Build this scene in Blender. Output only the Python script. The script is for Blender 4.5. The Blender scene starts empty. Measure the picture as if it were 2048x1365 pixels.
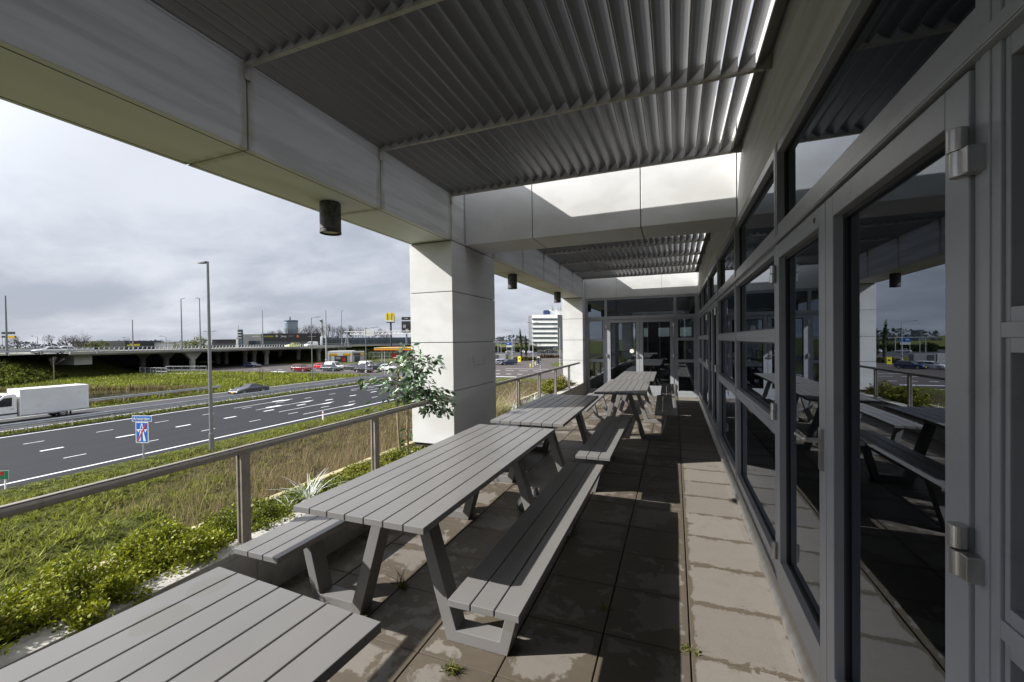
import bpy, bmesh, math, random
import numpy as np
from mathutils import Vector, Matrix
random.seed(7)
RNG = np.random.default_rng(11)
SC = bpy.context.scene
COL = SC.collection
PI = math.pi
GZ = -4.9                      # level of the streets; the terrace floor is z = 0

# ---------------------------------------------------------------- objects
def tag(o, label=None, cat=None, group=None, kind=None):
    if label: o['label'] = label
    if cat: o['category'] = cat
    if group: o['group'] = group
    if kind: o['kind'] = kind
    return o

def thing(name, label, cat, loc=(0, 0, 0), rz=0.0, group=None):
    o = bpy.data.objects.new(name, None)
    COL.objects.link(o)
    o.empty_display_size = .1
    o.location = loc
    o.rotation_euler = (0, 0, rz)
    return tag(o, label, cat, group)

def origin(o):
    v = Vector((0, 0, 0))
    while o is not None:
        v += o.location
        o = o.parent
    return v

def dup(o, parent=None):
    c = o.copy()
    COL.objects.link(c)
    c.parent = parent
    for ch in list(o.children):
        dup(ch, c)
    return c

class MB:
    """collects shapes; build() links them as ONE mesh object"""
    def __init__(s):
        s.v = []; s.f = []; s.m = []; s.mi = 0
    def add(s, vs, fs):
        n = len(s.v)
        s.v += [tuple(p) for p in vs]
        s.f += [tuple(i + n for i in f) for f in fs]
        s.m += [s.mi] * len(fs)
        return s
    def box(s, x0, x1, y0, y1, z0, z1):
        x0, x1 = min(x0, x1), max(x0, x1); y0, y1 = min(y0, y1), max(y0, y1); z0, z1 = min(z0, z1), max(z0, z1)
        return s.add([(x0, y0, z0), (x1, y0, z0), (x1, y1, z0), (x0, y1, z0), (x0, y0, z1), (x1, y0, z1), (x1, y1, z1), (x0, y1, z1)],
                     [(3, 2, 1, 0), (4, 5, 6, 7), (0, 1, 5, 4), (1, 2, 6, 5), (2, 3, 7, 6), (3, 0, 4, 7)])
    def prism(s, poly, axis, a, b):
        """poly: 2-D outline. axis 'x': (y,z), 'y': (x,z), 'z': (x,y)"""
        def P(u, w, t):
            return (t, u, w) if axis == 'x' else (u, t, w) if axis == 'y' else (u, w, t)
        n = len(poly)
        vs = [P(u, w, a) for u, w in poly] + [P(u, w, b) for u, w in poly]
        fs = [tuple(range(n)), tuple(range(2 * n - 1, n - 1, -1))]
        fs += [(i, n + i, n + (i + 1) % n, (i + 1) % n) for i in range(n)]
        return s.add(vs, fs)
    def tube(s, p0, p1, r0, r1=None, n=8, cap=True):
        r1 = r0 if r1 is None else r1
        p0 = Vector(p0); p1 = Vector(p1)
        d = (p1 - p0)
        if d.length < 1e-9: return s
        d.normalize()
        a = d.cross(Vector((0, 0, 1)) if abs(d.z) < .9 else Vector((1, 0, 0))).normalized()
        b = d.cross(a)
        vs = []
        for p, r in ((p0, r0), (p1, r1)):
            for i in range(n):
                t = 2 * PI * i / n
                vs.append(p + (a * math.cos(t) + b * math.sin(t)) * r)
        fs = [(i, (i + 1) % n, n + (i + 1) % n, n + i) for i in range(n)]
        if cap: fs += [tuple(range(n - 1, -1, -1)), tuple(range(n, 2 * n))]
        return s.add(vs, fs)
    def path(s, pts, r, n=8):
        for i in range(len(pts) - 1):
            s.tube(pts[i], pts[i + 1], r if not callable(r) else r(i / (len(pts) - 1)), r if not callable(r) else r((i + 1) / (len(pts) - 1)), n)
        return s
    def lathe(s, prof, c=(0, 0, 0), n=24, axis='z'):
        vs = []
        for r, h in prof:
            for i in range(n):
                t = 2 * PI * i / n
                u, w = r * math.cos(t), r * math.sin(t)
                vs.append((c[0] + u, c[1] + w, c[2] + h) if axis == 'z' else (c[0] + h, c[1] + u, c[2] + w) if axis == 'x' else (c[0] + u, c[1] + h, c[2] + w))
        fs = []
        for k in range(len(prof) - 1):
            for i in range(n):
                fs.append((k * n + i, k * n + (i + 1) % n, (k + 1) * n + (i + 1) % n, (k + 1) * n + i))
        fs.append(tuple(range(n - 1, -1, -1)))
        fs.append(tuple((len(prof) - 1) * n + i for i in range(n)))
        return s.add(vs, fs)
    def quad(s, *p):
        return s.add(p, [tuple(range(len(p)))])
    def build(s, name, mat, parent=None, smooth=False, bevel=0, local=False, seg=2, label=None, cat=None, group=None, kind=None):
        me = bpy.data.meshes.new(name)
        off = Vector((0, 0, 0)) if (local or parent is None) else origin(parent)
        me.from_pydata([(p[0] - off.x, p[1] - off.y, p[2] - off.z) for p in s.v], [], s.f)
        for m in (mat if isinstance(mat, (list, tuple)) else [mat]): me.materials.append(m)
        me.polygons.foreach_set('material_index', s.m)
        if smooth: me.polygons.foreach_set('use_smooth', [True] * len(s.f))
        b = bmesh.new(); b.from_mesh(me); bmesh.ops.recalc_face_normals(b, faces=b.faces); b.to_mesh(me); b.free()
        me.update()
        o = bpy.data.objects.new(name, me)
        COL.objects.link(o)
        o.parent = parent
        if bevel:
            md = o.modifiers.new('bevel', 'BEVEL'); md.width = bevel; md.segments = seg; md.limit_method = 'ANGLE'; md.angle_limit = .7
            md.harden_normals = False
        return tag(o, label, cat, group, kind)

def fast_mesh(name, V, F, mat, parent=None, col=None, smooth=False):
    """V (n,3), F (m,k) arrays -> one mesh, quick. col: per-face rgb -> colour attribute 'tint'"""
    me = bpy.data.meshes.new(name)
    V = np.asarray(V, np.float32); F = np.asarray(F, np.int32)
    k = F.shape[1]
    me.vertices.add(len(V)); me.vertices.foreach_set('co', V.ravel())
    me.loops.add(F.size); me.loops.foreach_set('vertex_index', F.ravel())
    me.polygons.add(len(F)); me.polygons.foreach_set('loop_start', np.arange(0, F.size, k, dtype=np.int32))
    me.polygons.foreach_set('loop_total', np.full(len(F), k, np.int32))
    me.materials.append(mat)
    me.update(calc_edges=True)
    if col is not None:
        a = me.color_attributes.new('tint', 'FLOAT_COLOR', 'CORNER')
        c = np.ones((F.size, 4), np.float32); c[:, :3] = np.repeat(col, k, axis=0)
        a.data.foreach_set('color', c.ravel())
    o = bpy.data.objects.new(name, me)
    COL.objects.link(o); o.parent = parent
    return o

# ---------------------------------------------------------------- materials
def nodes(name):
    m = bpy.data.materials.new(name); m.use_nodes = True
    nt = m.node_tree; nt.nodes.clear()
    out = nt.nodes.new('ShaderNodeOutputMaterial')
    return m, nt, out
class NT:
    def __init__(s, nt): s.nt = nt
    def n(s, t, **kw):
        x = s.nt.nodes.new(t)
        for k, v in kw.items():
            if k.startswith('i_'):
                key = k[2:]
                key = int(key) if key.isdigit() else key.replace('_', ' ')
                if hasattr(v, 'is_output') or isinstance(v, bpy.types.NodeSocket): s.nt.links.new(v, x.inputs[key])
                else: x.inputs[key].default_value = v
            else: setattr(x, k, v)
        return x
    def math(s, op, a, b=None, c=None, clamp=False):
        x = s.nt.nodes.new('ShaderNodeMath'); x.operation = op; x.use_clamp = clamp
        for i, v in enumerate((a, b, c)):
            if v is None: continue
            if isinstance(v, bpy.types.NodeSocket): s.nt.links.new(v, x.inputs[i])
            else: x.inputs[i].default_value = v
        return x.outputs[0]
    def mix(s, f, a, b, mode='MIX'):
        x = s.nt.nodes.new('ShaderNodeMix'); x.data_type = 'RGBA'; x.blend_type = mode
        for i, v in ((0, f), (6, a), (7, b)):
            if isinstance(v, bpy.types.NodeSocket): s.nt.links.new(v, x.inputs[i])
            else: x.inputs[i].default_value = (v if i == 0 else (*v, 1) if len(v) == 3 else v)
        return x.outputs[2]
    def noise(s, vec, scale, detail=4, rough=.55, dist=0, dim='3D'):
        x = s.n('ShaderNodeTexNoise'); x.noise_dimensions = dim
        if vec is not None: s.nt.links.new(vec, x.inputs['Vector'])
        x.inputs['Scale'].default_value = scale; x.inputs['Detail'].default_value = detail
        x.inputs['Roughness'].default_value = rough; x.inputs['Distortion'].default_value = dist
        return x.outputs['Fac']
    def ramp(s, f, lo, hi):
        x = s.nt.nodes.new('ShaderNodeMapRange'); x.interpolation_type = 'SMOOTHSTEP'
        s.nt.links.new(f, x.inputs[0]); x.inputs[1].default_value = lo; x.inputs[2].default_value = hi
        return x.outputs[0]
    def scale(s, vec, sc):
        x = s.nt.nodes.new('ShaderNodeVectorMath'); x.operation = 'MULTIPLY'
        s.nt.links.new(vec, x.inputs[0]); x.inputs[1].default_value = sc
        return x.outputs[0]
    def bump(s, h, strength=.2, dist=.01):
        x = s.nt.nodes.new('ShaderNodeBump'); x.inputs['Strength'].default_value = strength; x.inputs['Distance'].default_value = dist
        s.nt.links.new(h, x.inputs['Height'])
        return x.outputs[0]
    def geo(s): return s.n('ShaderNodeNewGeometry').outputs['Position']
    def obj(s): return s.n('ShaderNodeTexCoord').outputs['Object']
    def bsdf(s, out, col, rough=.5, metal=0, normal=None, spec=None, **kw):
        x = s.nt.nodes.new('ShaderNodeBsdfPrincipled')
        for k, v in (('Base Color', col), ('Roughness', rough), ('Metallic', metal), ('Normal', normal), ('Specular IOR Level', spec)) + tuple(kw.items()):
            if v is None: continue
            if isinstance(v, bpy.types.NodeSocket): s.nt.links.new(v, x.inputs[k])
            elif k == 'Base Color': x.inputs[k].default_value = (*v[:3], 1)
            else: x.inputs[k].default_value = v
        s.nt.links.new(x.outputs[0], out.inputs['Surface'])
        return x

def M(name, col, rough=.5, metal=0, var=.12, vs=3.0, bump=0, bs=60, stretch=(1, 1, 1), spec=.5, dirt=None, dirt_amt=.5, world=False):
    m, nt, out = nodes(name); N = NT(nt)
    p = N.geo() if world else N.obj()
    p = N.scale(p, stretch)
    f = N.noise(p, vs, 5)
    c = N.mix(N.ramp(f, .3, .7), [x * (1 - var) for x in col], [min(1, x * (1 + var)) for x in col])
    if dirt:
        g = N.noise(p, vs * 2.3, 6, .65)
        c = N.mix(N.math('MULTIPLY', N.ramp(g, .52, .72), dirt_amt), c, dirt)
    r = N.math('ADD', rough - .08, N.math('MULTIPLY', f, .16))
    nrm = N.bump(N.noise(p, bs, 3), bump, .004) if bump else None
    N.bsdf(out, c, r, metal, nrm, spec)
    return m

def tint_mat(name, rough=.6, trans=.25, spec=.3, mul=1.0):
    """leaf / blade material: per-face tint attribute, a little translucency"""
    m, nt, out = nodes(name); N = NT(nt)
    a = N.n('ShaderNodeAttribute', attribute_name='tint').outputs['Color']
    if mul != 1.0: a = N.mix(1.0, a, (mul, mul, mul), 'MULTIPLY')
    b = nt.nodes.new('ShaderNodeBsdfPrincipled')
    nt.links.new(a, b.inputs['Base Color']); b.inputs['Roughness'].default_value = rough; b.inputs['Specular IOR Level'].default_value = spec
    t = nt.nodes.new('ShaderNodeBsdfTranslucent'); nt.links.new(a, t.inputs[0])
    mx = nt.nodes.new('ShaderNodeMixShader'); mx.inputs[0].default_value = trans
    nt.links.new(b.outputs[0], mx.inputs[1]); nt.links.new(t.outputs[0], mx.inputs[2]); nt.links.new(mx.outputs[0], out.inputs['Surface'])
    return m

def concrete_mat():
    """pale stone cladding: warm white, louvre light painted as streaks along the beam, greenish algae by the joints"""
    m, nt, out = nodes('pale_stone_cladding'); N = NT(nt)
    p = N.geo()
    sep = N.n('ShaderNodeSeparateXYZ', i_0=p)
    f = N.noise(N.scale(p, (1.0, .30, 1.7)), 2.2, 4, .5, .5)
    c = N.mix(N.ramp(f, .34, .66), (.575, .573, .563), (.645, .645, .638))
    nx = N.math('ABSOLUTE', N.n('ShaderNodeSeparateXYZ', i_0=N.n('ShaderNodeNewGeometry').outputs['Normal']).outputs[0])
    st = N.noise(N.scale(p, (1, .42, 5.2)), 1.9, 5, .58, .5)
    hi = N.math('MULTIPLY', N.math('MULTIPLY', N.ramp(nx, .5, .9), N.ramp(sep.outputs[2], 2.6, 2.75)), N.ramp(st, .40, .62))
    c = N.mix(N.math('MULTIPLY', hi, .62), c, (.43, .425, .415))  # light through the louvres, painted as streaks on the upper side faces
    f2 = N.noise(p, 14, 5, .6)
    c = N.mix(N.math('MULTIPLY', N.ramp(f2, .58, .80), .16), c, (.42, .40, .35))
    # algae beside the vertical joints of the beam (every 1.2237 m)
    u = N.math('ABSOLUTE', N.math('SUBTRACT', N.math('PINGPONG', N.math('ADD', sep.outputs[1], 12.2370 - 1.803), .61185), 0.0))
    w = N.noise(N.scale(p, (3, 3, 1)), 6, 4)
    band = N.math('SUBTRACT', 1.0, N.ramp(N.math('SUBTRACT', u, N.math('MULTIPLY', w, .07)), -.02, .03))
    band = N.math('MULTIPLY', band, N.math('MULTIPLY', N.ramp(sep.outputs[2], 2.66, 2.72), N.ramp(N.math('MULTIPLY', sep.outputs[0], -1.0), 2.36, 2.375)))
    c = N.mix(N.math('MULTIPLY', band, N.math('MULTIPLY', w, .75)), c, (.20, .19, .085))
    spk = N.noise(p, 42, 2)
    c = N.mix(N.math('MULTIPLY', N.ramp(spk, .78, .83), .6), c, (.16, .15, .13))
    N.bsdf(out, c, .62, 0, N.bump(N.noise(p, 120, 3), .08, .003), .35)
    return m

def floor_mat():
    m, nt, out = nodes('weathered_paving_slab'); N = NT(nt)
    p = N.geo(); sep = N.n('ShaderNodeSeparateXYZ', i_0=p)
    X0, PX, Y0, PY = .061, .4226, 1.763, .4515
    # distance to the nearest joint
    dx = N.math('PINGPONG', N.math('ADD', sep.outputs[0], 20 * PX - X0), PX / 2)
    dy = N.math('PINGPONG', N.math('ADD', sep.outputs[1], 20 * PY - Y0), PY / 2)
    dx = N.math('ADD', dx, N.math('MULTIPLY', N.math('GREATER_THAN', sep.outputs[0], .30), .3))
    d = N.math('MINIMUM', dx, dy)
    n1 = N.noise(p, 2.1, 6, .62, .4)
    n2 = N.noise(p, 9.0, 6, .68, .6)
    n3 = N.noise(p, 34.0, 4, .7)
    # the strip beside the glass dries first
    dryside = N.ramp(sep.outputs[0], .06, .10)
    # damp rim at the joints, ragged; plus big damp patches
    rag = N.math('ADD', N.math('MULTIPLY', n2, .16), N.math('MULTIPLY', n3, .05))
    rim = N.math('SUBTRACT', 1.0, N.ramp(N.math('SUBTRACT', N.math('ADD', d, N.math('ADD', .068, N.math('MULTIPLY', dryside, .016))), rag), -.006, .006))
    big = N.ramp(N.math('ADD', N.math('ADD', n1, N.math('MULTIPLY', n2, .35)), N.math('MULTIPLY', dryside, -.20)), .63, .67)
    edge = N.ramp(N.math('ADD', sep.outputs[0], N.math('MULTIPLY', n2, .14)), .60, .612)
    wet = N.math('MAXIMUM', N.math('MAXIMUM', rim, big), edge)
    grain = N.noise(p, 260, 2)
    cell = N.n('ShaderNodeTexWhiteNoise', noise_dimensions='2D')
    fl = N.n('ShaderNodeVectorMath', operation='FLOOR')
    cv = N.n('ShaderNodeCombineXYZ')
    nt.links.new(N.math('DIVIDE', N.math('SUBTRACT', sep.outputs[0], X0), PX), cv.inputs[0])
    nt.links.new(N.math('DIVIDE', N.math('SUBTRACT', sep.outputs[1], Y0), PY), cv.inputs[1])
    nt.links.new(cv.outputs[0], fl.inputs[0]); nt.links.new(fl.outputs[0], cell.inputs['Vector'])
    dry = N.mix(cell.outputs['Value'], (.168, .150, .128), (.200, .182, .159))
    dry = N.mix(N.math('MULTIPLY', N.ramp(grain, .35, .7), .5), dry, (.24, .222, .198))
    dry = N.mix(N.math('MULTIPLY', N.ramp(n2, .45, .75), .35), dry, (.142, .126, .104))
    damp = N.mix(n2, (.075, .062, .046), (.135, .112, .085))
    moss = N.ramp(N.noise(p, 1.7, 5, .6, .3), .62, .72)
    damp = N.mix(N.math('MULTIPLY', moss, .6), damp, (.085, .085, .022))
    c = N.mix(wet, dry, damp)
    r = N.math('SUBTRACT', .85, N.math('MULTIPLY', wet, .30))
    h = N.math('ADD', N.math('MULTIPLY', grain, .5), N.math('MULTIPLY', n3, .5))
    N.bsdf(out, c, r, 0, N.bump(h, .25, .003), .35)
    return m

def glass_mat(name='window_glass', tint=(.40, .45, .45), ior=2.6):
    m, nt, out = nodes(name); N = NT(nt)
    fr = N.n('ShaderNodeFresnel'); fr.inputs['IOR'].default_value = ior
    tr = N.n('ShaderNodeBsdfTransparent'); tr.inputs[0].default_value = (*tint, 1)
    gl = N.n('ShaderNodeBsdfGlossy'); gl.inputs['Roughness'].default_value = 0.0; gl.inputs['Color'].default_value = (.80, .88, 1.0, 1)
    p = N.geo()
    spots = N.math('MULTIPLY', N.ramp(N.noise(p, 55, 2), .76, .79), N.ramp(N.noise(p, 2.5, 3), .55, .7))
    dif = N.n('ShaderNodeBsdfDiffuse'); dif.inputs[0].default_value = (.18, .17, .16, 1)
    mx = N.n('ShaderNodeMixShader'); nt.links.new(fr.outputs[0], mx.inputs[0]); nt.links.new(tr.outputs[0], mx.inputs[1]); nt.links.new(gl.outputs[0], mx.inputs[2])
    m2 = N.n('ShaderNodeMixShader'); nt.links.new(spots, m2.inputs[0]); nt.links.new(mx.outputs[0], m2.inputs[1]); nt.links.new(dif.outputs[0], m2.inputs[2])
    nt.links.new(m2.outputs[0], out.inputs['Surface'])
    return m

def ground_mat():
    m, nt, out = nodes('rough_grass_ground'); N = NT(nt)
    p = N.geo(); sep = N.n('ShaderNodeSeparateXYZ', i_0=p)
    a = N.noise(p, .35, 6, .65); b = N.noise(p, 3.5, 6, .7); c3 = N.noise(p, 17, 4, .7)
    g = N.mix(N.ramp(b, .35, .65), (.030, .034, .008), (.125, .142, .032))
    g = N.mix(N.math('MULTIPLY', N.ramp(c3, .45, .8), .6), g, (.15, .155, .05))
    br = N.mix(N.ramp(b, .35, .65), (.030, .024, .013), (.125, .10, .055))
    # dry, brown strip close to the building, ragged
    wob = N.math('MULTIPLY', N.math('SUBTRACT', a, .5), 12)
    k = N.ramp(N.math('ADD', N.math('ADD', sep.outputs[1], -4.3), N.math('ADD', N.math('MULTIPLY', sep.outputs[0], .4), wob)), -1.2, 2.4)
    k2 = N.math('MULTIPLY', N.ramp(N.math('ADD', sep.outputs[0], N.math('MULTIPLY', wob, .25)), -26.2, -23.2), N.math('SUBTRACT', 1.0, N.ramp(sep.outputs[1], 60, 66)))
    k = N.math('MULTIPLY', N.math('MULTIPLY', k, k2), .9)
    verge = N.math('MULTIPLY', N.ramp(N.math('ADD', sep.outputs[0], N.math('MULTIPLY', a, 1.6)), -27.2, -28.4), .0)
    col = N.mix(k, g, br)
    col = N.mix(N.math('MULTIPLY', N.ramp(a, .58, .75), .45), col, (.11, .095, .045))
    N.bsdf(out, col, .95, 0, N.bump(N.math('ADD', b, c3), .9, .12), .1)
    return m

def asphalt_mat(name, col=(.075, .076, .083), tracks=True):
    m, nt, out = nodes(name); N = NT(nt)
    p = N.geo(); sep = N.n('ShaderNodeSeparateXYZ', i_0=p)
    a = N.noise(N.scale(p, (1, .12, 1)), .9, 5, .6); b = N.noise(p, 25, 3)
    c = N.mix(a, [x * .8 for x in col], [x * 1.22 for x in col])
    c = N.mix(N.math('MULTIPLY', N.ramp(b, .5, .8), .25), c, [x * 1.7 for x in col])
    N.bsdf(out, c, .88, 0, N.bump(N.noise(p, 60, 2), .3, .004), .15)
    return m

MT = {}
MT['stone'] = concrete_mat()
MT['joint'] = M('dark_joint', (.035, .033, .026), .9, var=.3)
MT['floor'] = floor_mat()
MT['glass'] = glass_mat()
def table_mat():
    """powder coated slats with dried rain rings, dust and a few droppings"""
    m, nt, out = nodes('grey_powder_coat'); N = NT(nt)
    p = N.geo()
    f = N.noise(p, 1.7, 5)
    c = N.mix(N.ramp(f, .3, .7), (.186, .181, .178), (.208, .203, .199))
    v = N.n('ShaderNodeTexVoronoi', feature='F1'); v.inputs['Scale'].default_value = 4.6; nt.links.new(N.mix(.06, p, N.n('ShaderNodeTexNoise', i_Vector=p).outputs['Color']), v.inputs['Vector'])
    r = N.n('ShaderNodeSeparateColor', i_0=v.outputs['Color']).outputs[0]
    rad = N.math('MULTIPLY_ADD', r, .34, -.02)
    d = N.math('SUBTRACT', v.outputs['Distance'], rad)
    spot = N.math('MULTIPLY', N.math('SUBTRACT', 1.0, N.ramp(d, -.02, .02)), N.math('GREATER_THAN', r, .60))
    c = N.mix(N.math('MULTIPLY', spot, .42), c, (.155, .155, .128))
    dust = N.ramp(N.noise(N.scale(p, (1, .5, 1)), 6, 6, .7), .55, .75)
    c = N.mix(N.math('MULTIPLY', dust, .22), c, (.31, .30, .28))
    dr = N.ramp(N.noise(p, 38, 2), .80, .82)
    c = N.mix(N.math('MULTIPLY', dr, .7), c, (.45, .44, .42))
    sc = N.math('ADD', .34, N.math('MULTIPLY', f, .10))
    N.bsdf(out, c, sc, 0, N.bump(N.noise(p, 240, 2), .05, .002), .5)
    return m
MT['table'] = table_mat()
MT['frame'] = M('grey_window_aluminium', (.325, .335, .358), .36, 0, .05, 2.0, .03, 120, spec=.5, dirt=(.15, .15, .15), dirt_amt=.3)
MT['gasket'] = M('black_gasket', (.018, .018, .02), .5)
MT['steel'] = M('brushed_steel', (.50, .49, .47), .34, .9, .1, 14, stretch=(1, 1, .2))
MT['rail'] = M('weathered_handrail_steel', (.33, .30, .26), .45, .35, .10, 7, .08, 90, dirt=(.12, .10, .075), dirt_amt=.5)
MT['louvre'] = M('grey_louvre_aluminium', (.205, .206, .208), .34, .25, .06, 2.2, .04, 160, stretch=(1, .15, 1), dirt=(.09, .088, .08), dirt_amt=.5)
MT['lrail'] = M('louvre_rail_steel', (.36, .34, .30), .5, .1, .18, 6, .06, 90, dirt=(.1, .085, .055), dirt_amt=.5)
MT['tooth'] = M('galvanised_tooth_plate', (.36, .355, .345), .42, .5, .1, 16)
MT['lamp'] = M('mottled_dark_metal', (.075, .075, .07), .6, .2, .45, 22, .2, 60, dirt=(.2, .2, .185), dirt_amt=.7)
MT['ledge'] = M('parapet_stone', (.43, .41, .37), .75, 0, .2, 5, .15, 90, dirt=(.20, .185, .13), dirt_amt=.75, world=True)
MT['kerb'] = M('mossy_kerb', (.36, .31, .17), .85, 0, .3, 6, .3, 60, dirt=(.11, .12, .03), dirt_amt=.7, world=True)
MT['soil'] = M('planter_soil', (.055, .043, .028), .95, 0, .4, 12, .6, 40, world=True)
MT['leaf'] = tint_mat('foliage')
MT['fleaf'] = tint_mat('artificial_leaf', .32, .15, .5)
MT['blade'] = tint_mat('grass_blades', .7, .3, .15)
MT['twig'] = M('twig_bark', (.075, .062, .052), .9, var=.3)
MT['fig_trunk'] = M('pale_fig_stem', (.30, .24, .15), .7, var=.25, vs=20)
MT['ground'] = ground_mat()
MT['asphalt'] = asphalt_mat('dark_asphalt', (.026, .027, .031))
MT['asphalt2'] = asphalt_mat('lighter_asphalt', (.056, .056, .060))
MT['redasphalt'] = asphalt_mat('reddish_asphalt', (.085, .074, .071))
MT['paint'] = M('road_marking_paint', (.72, .73, .75), .7, var=.15, vs=5)
MT['white'] = M('white_paint', (.78, .78, .77), .4, var=.04)
MT['whitebox'] = M('white_cargo_panel', (.66, .67, .67), .42, var=.06, vs=.7, dirt=(.5, .5, .48), dirt_amt=.4)
MT['black'] = M('black_plastic', (.02, .02, .022), .55, var=.2)
MT['tyre'] = M('tyre_rubber', (.02, .02, .02), .85, var=.2)
MT['rim'] = M('alloy_rim', (.42, .42, .44), .35, .8)
MT['galv'] = M('galvanised_steel', (.40, .415, .43), .5, .45, .12, 3)
MT['mast'] = M('grey_mast_paint', (.19, .195, .205), .5, .2, .1, 2)
MT['dmast'] = M('dark_mast_paint', (.04, .042, .045), .55, .1)
MT['bridge'] = M('bridge_concrete', (.29, .285, .265), .85, 0, .2, .7, .2, 6, stretch=(1, .25, 1), dirt=(.16, .155, .14), dirt_amt=.6, world=True)
MT['cglass'] = M('car_glass', (.016, .019, .023), .06, 0, .05, spec=.9)
MT['bldark'] = M('dark_cladding', (.030, .029, .033), .55, var=.12, vs=.4)
MT['blgrey'] = M('pale_cladding', (.34, .335, .34), .5, var=.06, vs=.3)
MT['blwhite'] = M('white_cladding', (.76, .76, .75), .5, var=.04, vs=.2)
MT['blblue'] = M('blue_grey_cladding', (.085, .115, .15), .35, 0, .2, .12)
MT['bandglass'] = M('office_band_glass', (.035, .05, .06), .15, 0, .3, .4, spec=.8)
MT['archyellow'] = M('arch_yellow', (.78, .60, .03), .45, var=.05)
MT['yellow'] = M('signal_yellow', (.80, .46, .012), .42, var=.05)
MT['lyellow'] = M('lemon_yellow', (.72, .62, .03), .5, var=.1)
MT['red'] = M('sign_red', (.55, .03, .025), .45, var=.08)
MT['blue'] = M('sign_blue', (.012, .13, .50), .4, var=.04)
MT['dblue'] = M('dark_blue_panel', (.022, .04, .13), .5, var=.1)
MT['green'] = M('sign_green', (.02, .22, .10), .45, var=.06)
MT['board'] = M('sign_board_back', (.03, .032, .028), .6, var=.2)
MT['water'] = M('pond_water', (.040, .036, .014), .08, 0, .3, .3, spec=.5, world=True)
MT['interior'] = M('interior_plaster', (.32, .315, .30), .8, var=.08)
MT['idark'] = M('interior_dark', (.05, .048, .045), .7, var=.2)
MT['curtain'] = M('pale_green_curtain', (.40, .45, .40), .85, var=.2, vs=8, stretch=(6, 6, .1))
# ================================================================ camera, sky, sun
cam = bpy.data.cameras.new('camera'); co = bpy.data.objects.new('camera', cam); COL.objects.link(co)
cam.sensor_width = 36; cam.lens = 840.43 / 2048 * 36; cam.shift_y = 9.136 / 2048
cam.clip_start = .05; cam.clip_end = 9000
YAW, PITCH, ROLL = math.radians(21.1769), math.radians(-.72188), math.radians(.74430)
cy, sy = math.cos(YAW), math.sin(YAW)
fwd = Vector((-sy, cy, 0)); rgt = Vector((cy, sy, 0)); dwn = Vector((0, 0, -1))
f2 = fwd * math.cos(PITCH) - dwn * math.sin(PITCH); d2 = dwn * math.cos(PITCH) + fwd * math.sin(PITCH)
r3 = rgt * math.cos(ROLL) + d2 * math.sin(ROLL); d3 = -rgt * math.sin(ROLL) + d2 * math.cos(ROLL)
CAM = Vector((0, 0, 1.55))
mw = Matrix((( r3.x, -d3.x, -f2.x, CAM.x), (r3.y, -d3.y, -f2.y, CAM.y), (r3.z, -d3.z, -f2.z, CAM.z), (0, 0, 0, 1)))
co.matrix_world = mw
SC.camera = co

def ray(px, py):
    a, b = (px - 1024) / 840.43, (py - 691.636) / 840.43
    return r3 * a + d3 * b + f2
def onz(px, py, z=GZ):            # a point of a level plane
    d = ray(px, py); return CAM + d * ((z - CAM.z) / d.z)
def onx(px, py, X):               # a point of a plane along the building
    d = ray(px, py); return CAM + d * (X / d.x)
def at(px, py, depth):            # a point at a distance along the view
    return CAM + ray(px, py) * depth

SUN_D = Vector((1.31, .70, -1.0)).normalized()
sun = bpy.data.lights.new('sun', 'SUN'); so = bpy.data.objects.new('sun', sun); COL.objects.link(so)
sun.energy = 4.7; sun.angle = math.radians(.53); sun.color = (1.0, .965, .915)
so.rotation_euler = SUN_D.to_track_quat('-Z', 'Y').to_euler()

w = bpy.data.worlds.new('World'); SC.world = w; w.use_nodes = True
nt = w.node_tree; nt.nodes.clear(); N = NT(nt)
out = nt.nodes.new('ShaderNodeOutputWorld')
sk = N.n('ShaderNodeTexSky'); sk.sky_type = 'NISHITA'; sk.sun_disc = False
sk.sun_elevation = math.asin(-SUN_D.z); sk.sun_rotation = math.atan2(-SUN_D.x, -SUN_D.y); sk.air_density = 1.2; sk.dust_density = 1.5
bg1 = N.n('ShaderNodeBackground', i_Color=sk.outputs[0]); bg1.inputs['Strength'].default_value = .085
dirn = N.n('ShaderNodeTexCoord').outputs['Generated']
s3 = N.n('ShaderNodeSeparateXYZ', i_0=dirn)
zz = N.math('ADD', N.math('MAXIMUM', s3.outputs[2], 0.0), .27)
cv = N.n('ShaderNodeCombineXYZ', i_0=N.math('DIVIDE', s3.outputs[0], zz), i_1=N.math('DIVIDE', s3.outputs[1], zz))
cp = cv.outputs[0]
n1 = N.noise(N.scale(cp, (1, 1.15, 1)), .95, 8, .52, .45)
n2 = N.noise(N.scale(cp, (1.0, 1.3, 1)), 2.9, 8, .56, .4)
n3 = N.noise(cp, .23, 4, .5, .2)
hgt = N.ramp(s3.outputs[2], .0, .42)
shade = N.math('ADD', N.math('ADD', N.math('MULTIPLY', n1, .62), N.math('MULTIPLY', n2, .28)), N.math('MULTIPLY', hgt, .17))
cl = N.mix(N.ramp(shade, .36, .66), (.262, .285, .340), (.462, .482, .530))
# extra cloud brightness overhead and around the sun, added to lift the shade
sv = N.n('ShaderNodeVectorMath', operation='DOT_PRODUCT', i_0=dirn); sv.inputs[1].default_value = tuple(-SUN_D)
up = N.math('ADD', 1.0, N.math('ADD', N.math('MULTIPLY', N.ramp(s3.outputs[2], .5, .95), .6), N.math('MULTIPLY', N.ramp(sv.outputs['Value'], .62, 1.0), 1.3)))
clx = N.n('ShaderNodeVectorMath', operation='SCALE', i_0=cl); nt.links.new(up, clx.inputs['Scale']); cl = clx.outputs[0]
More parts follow.
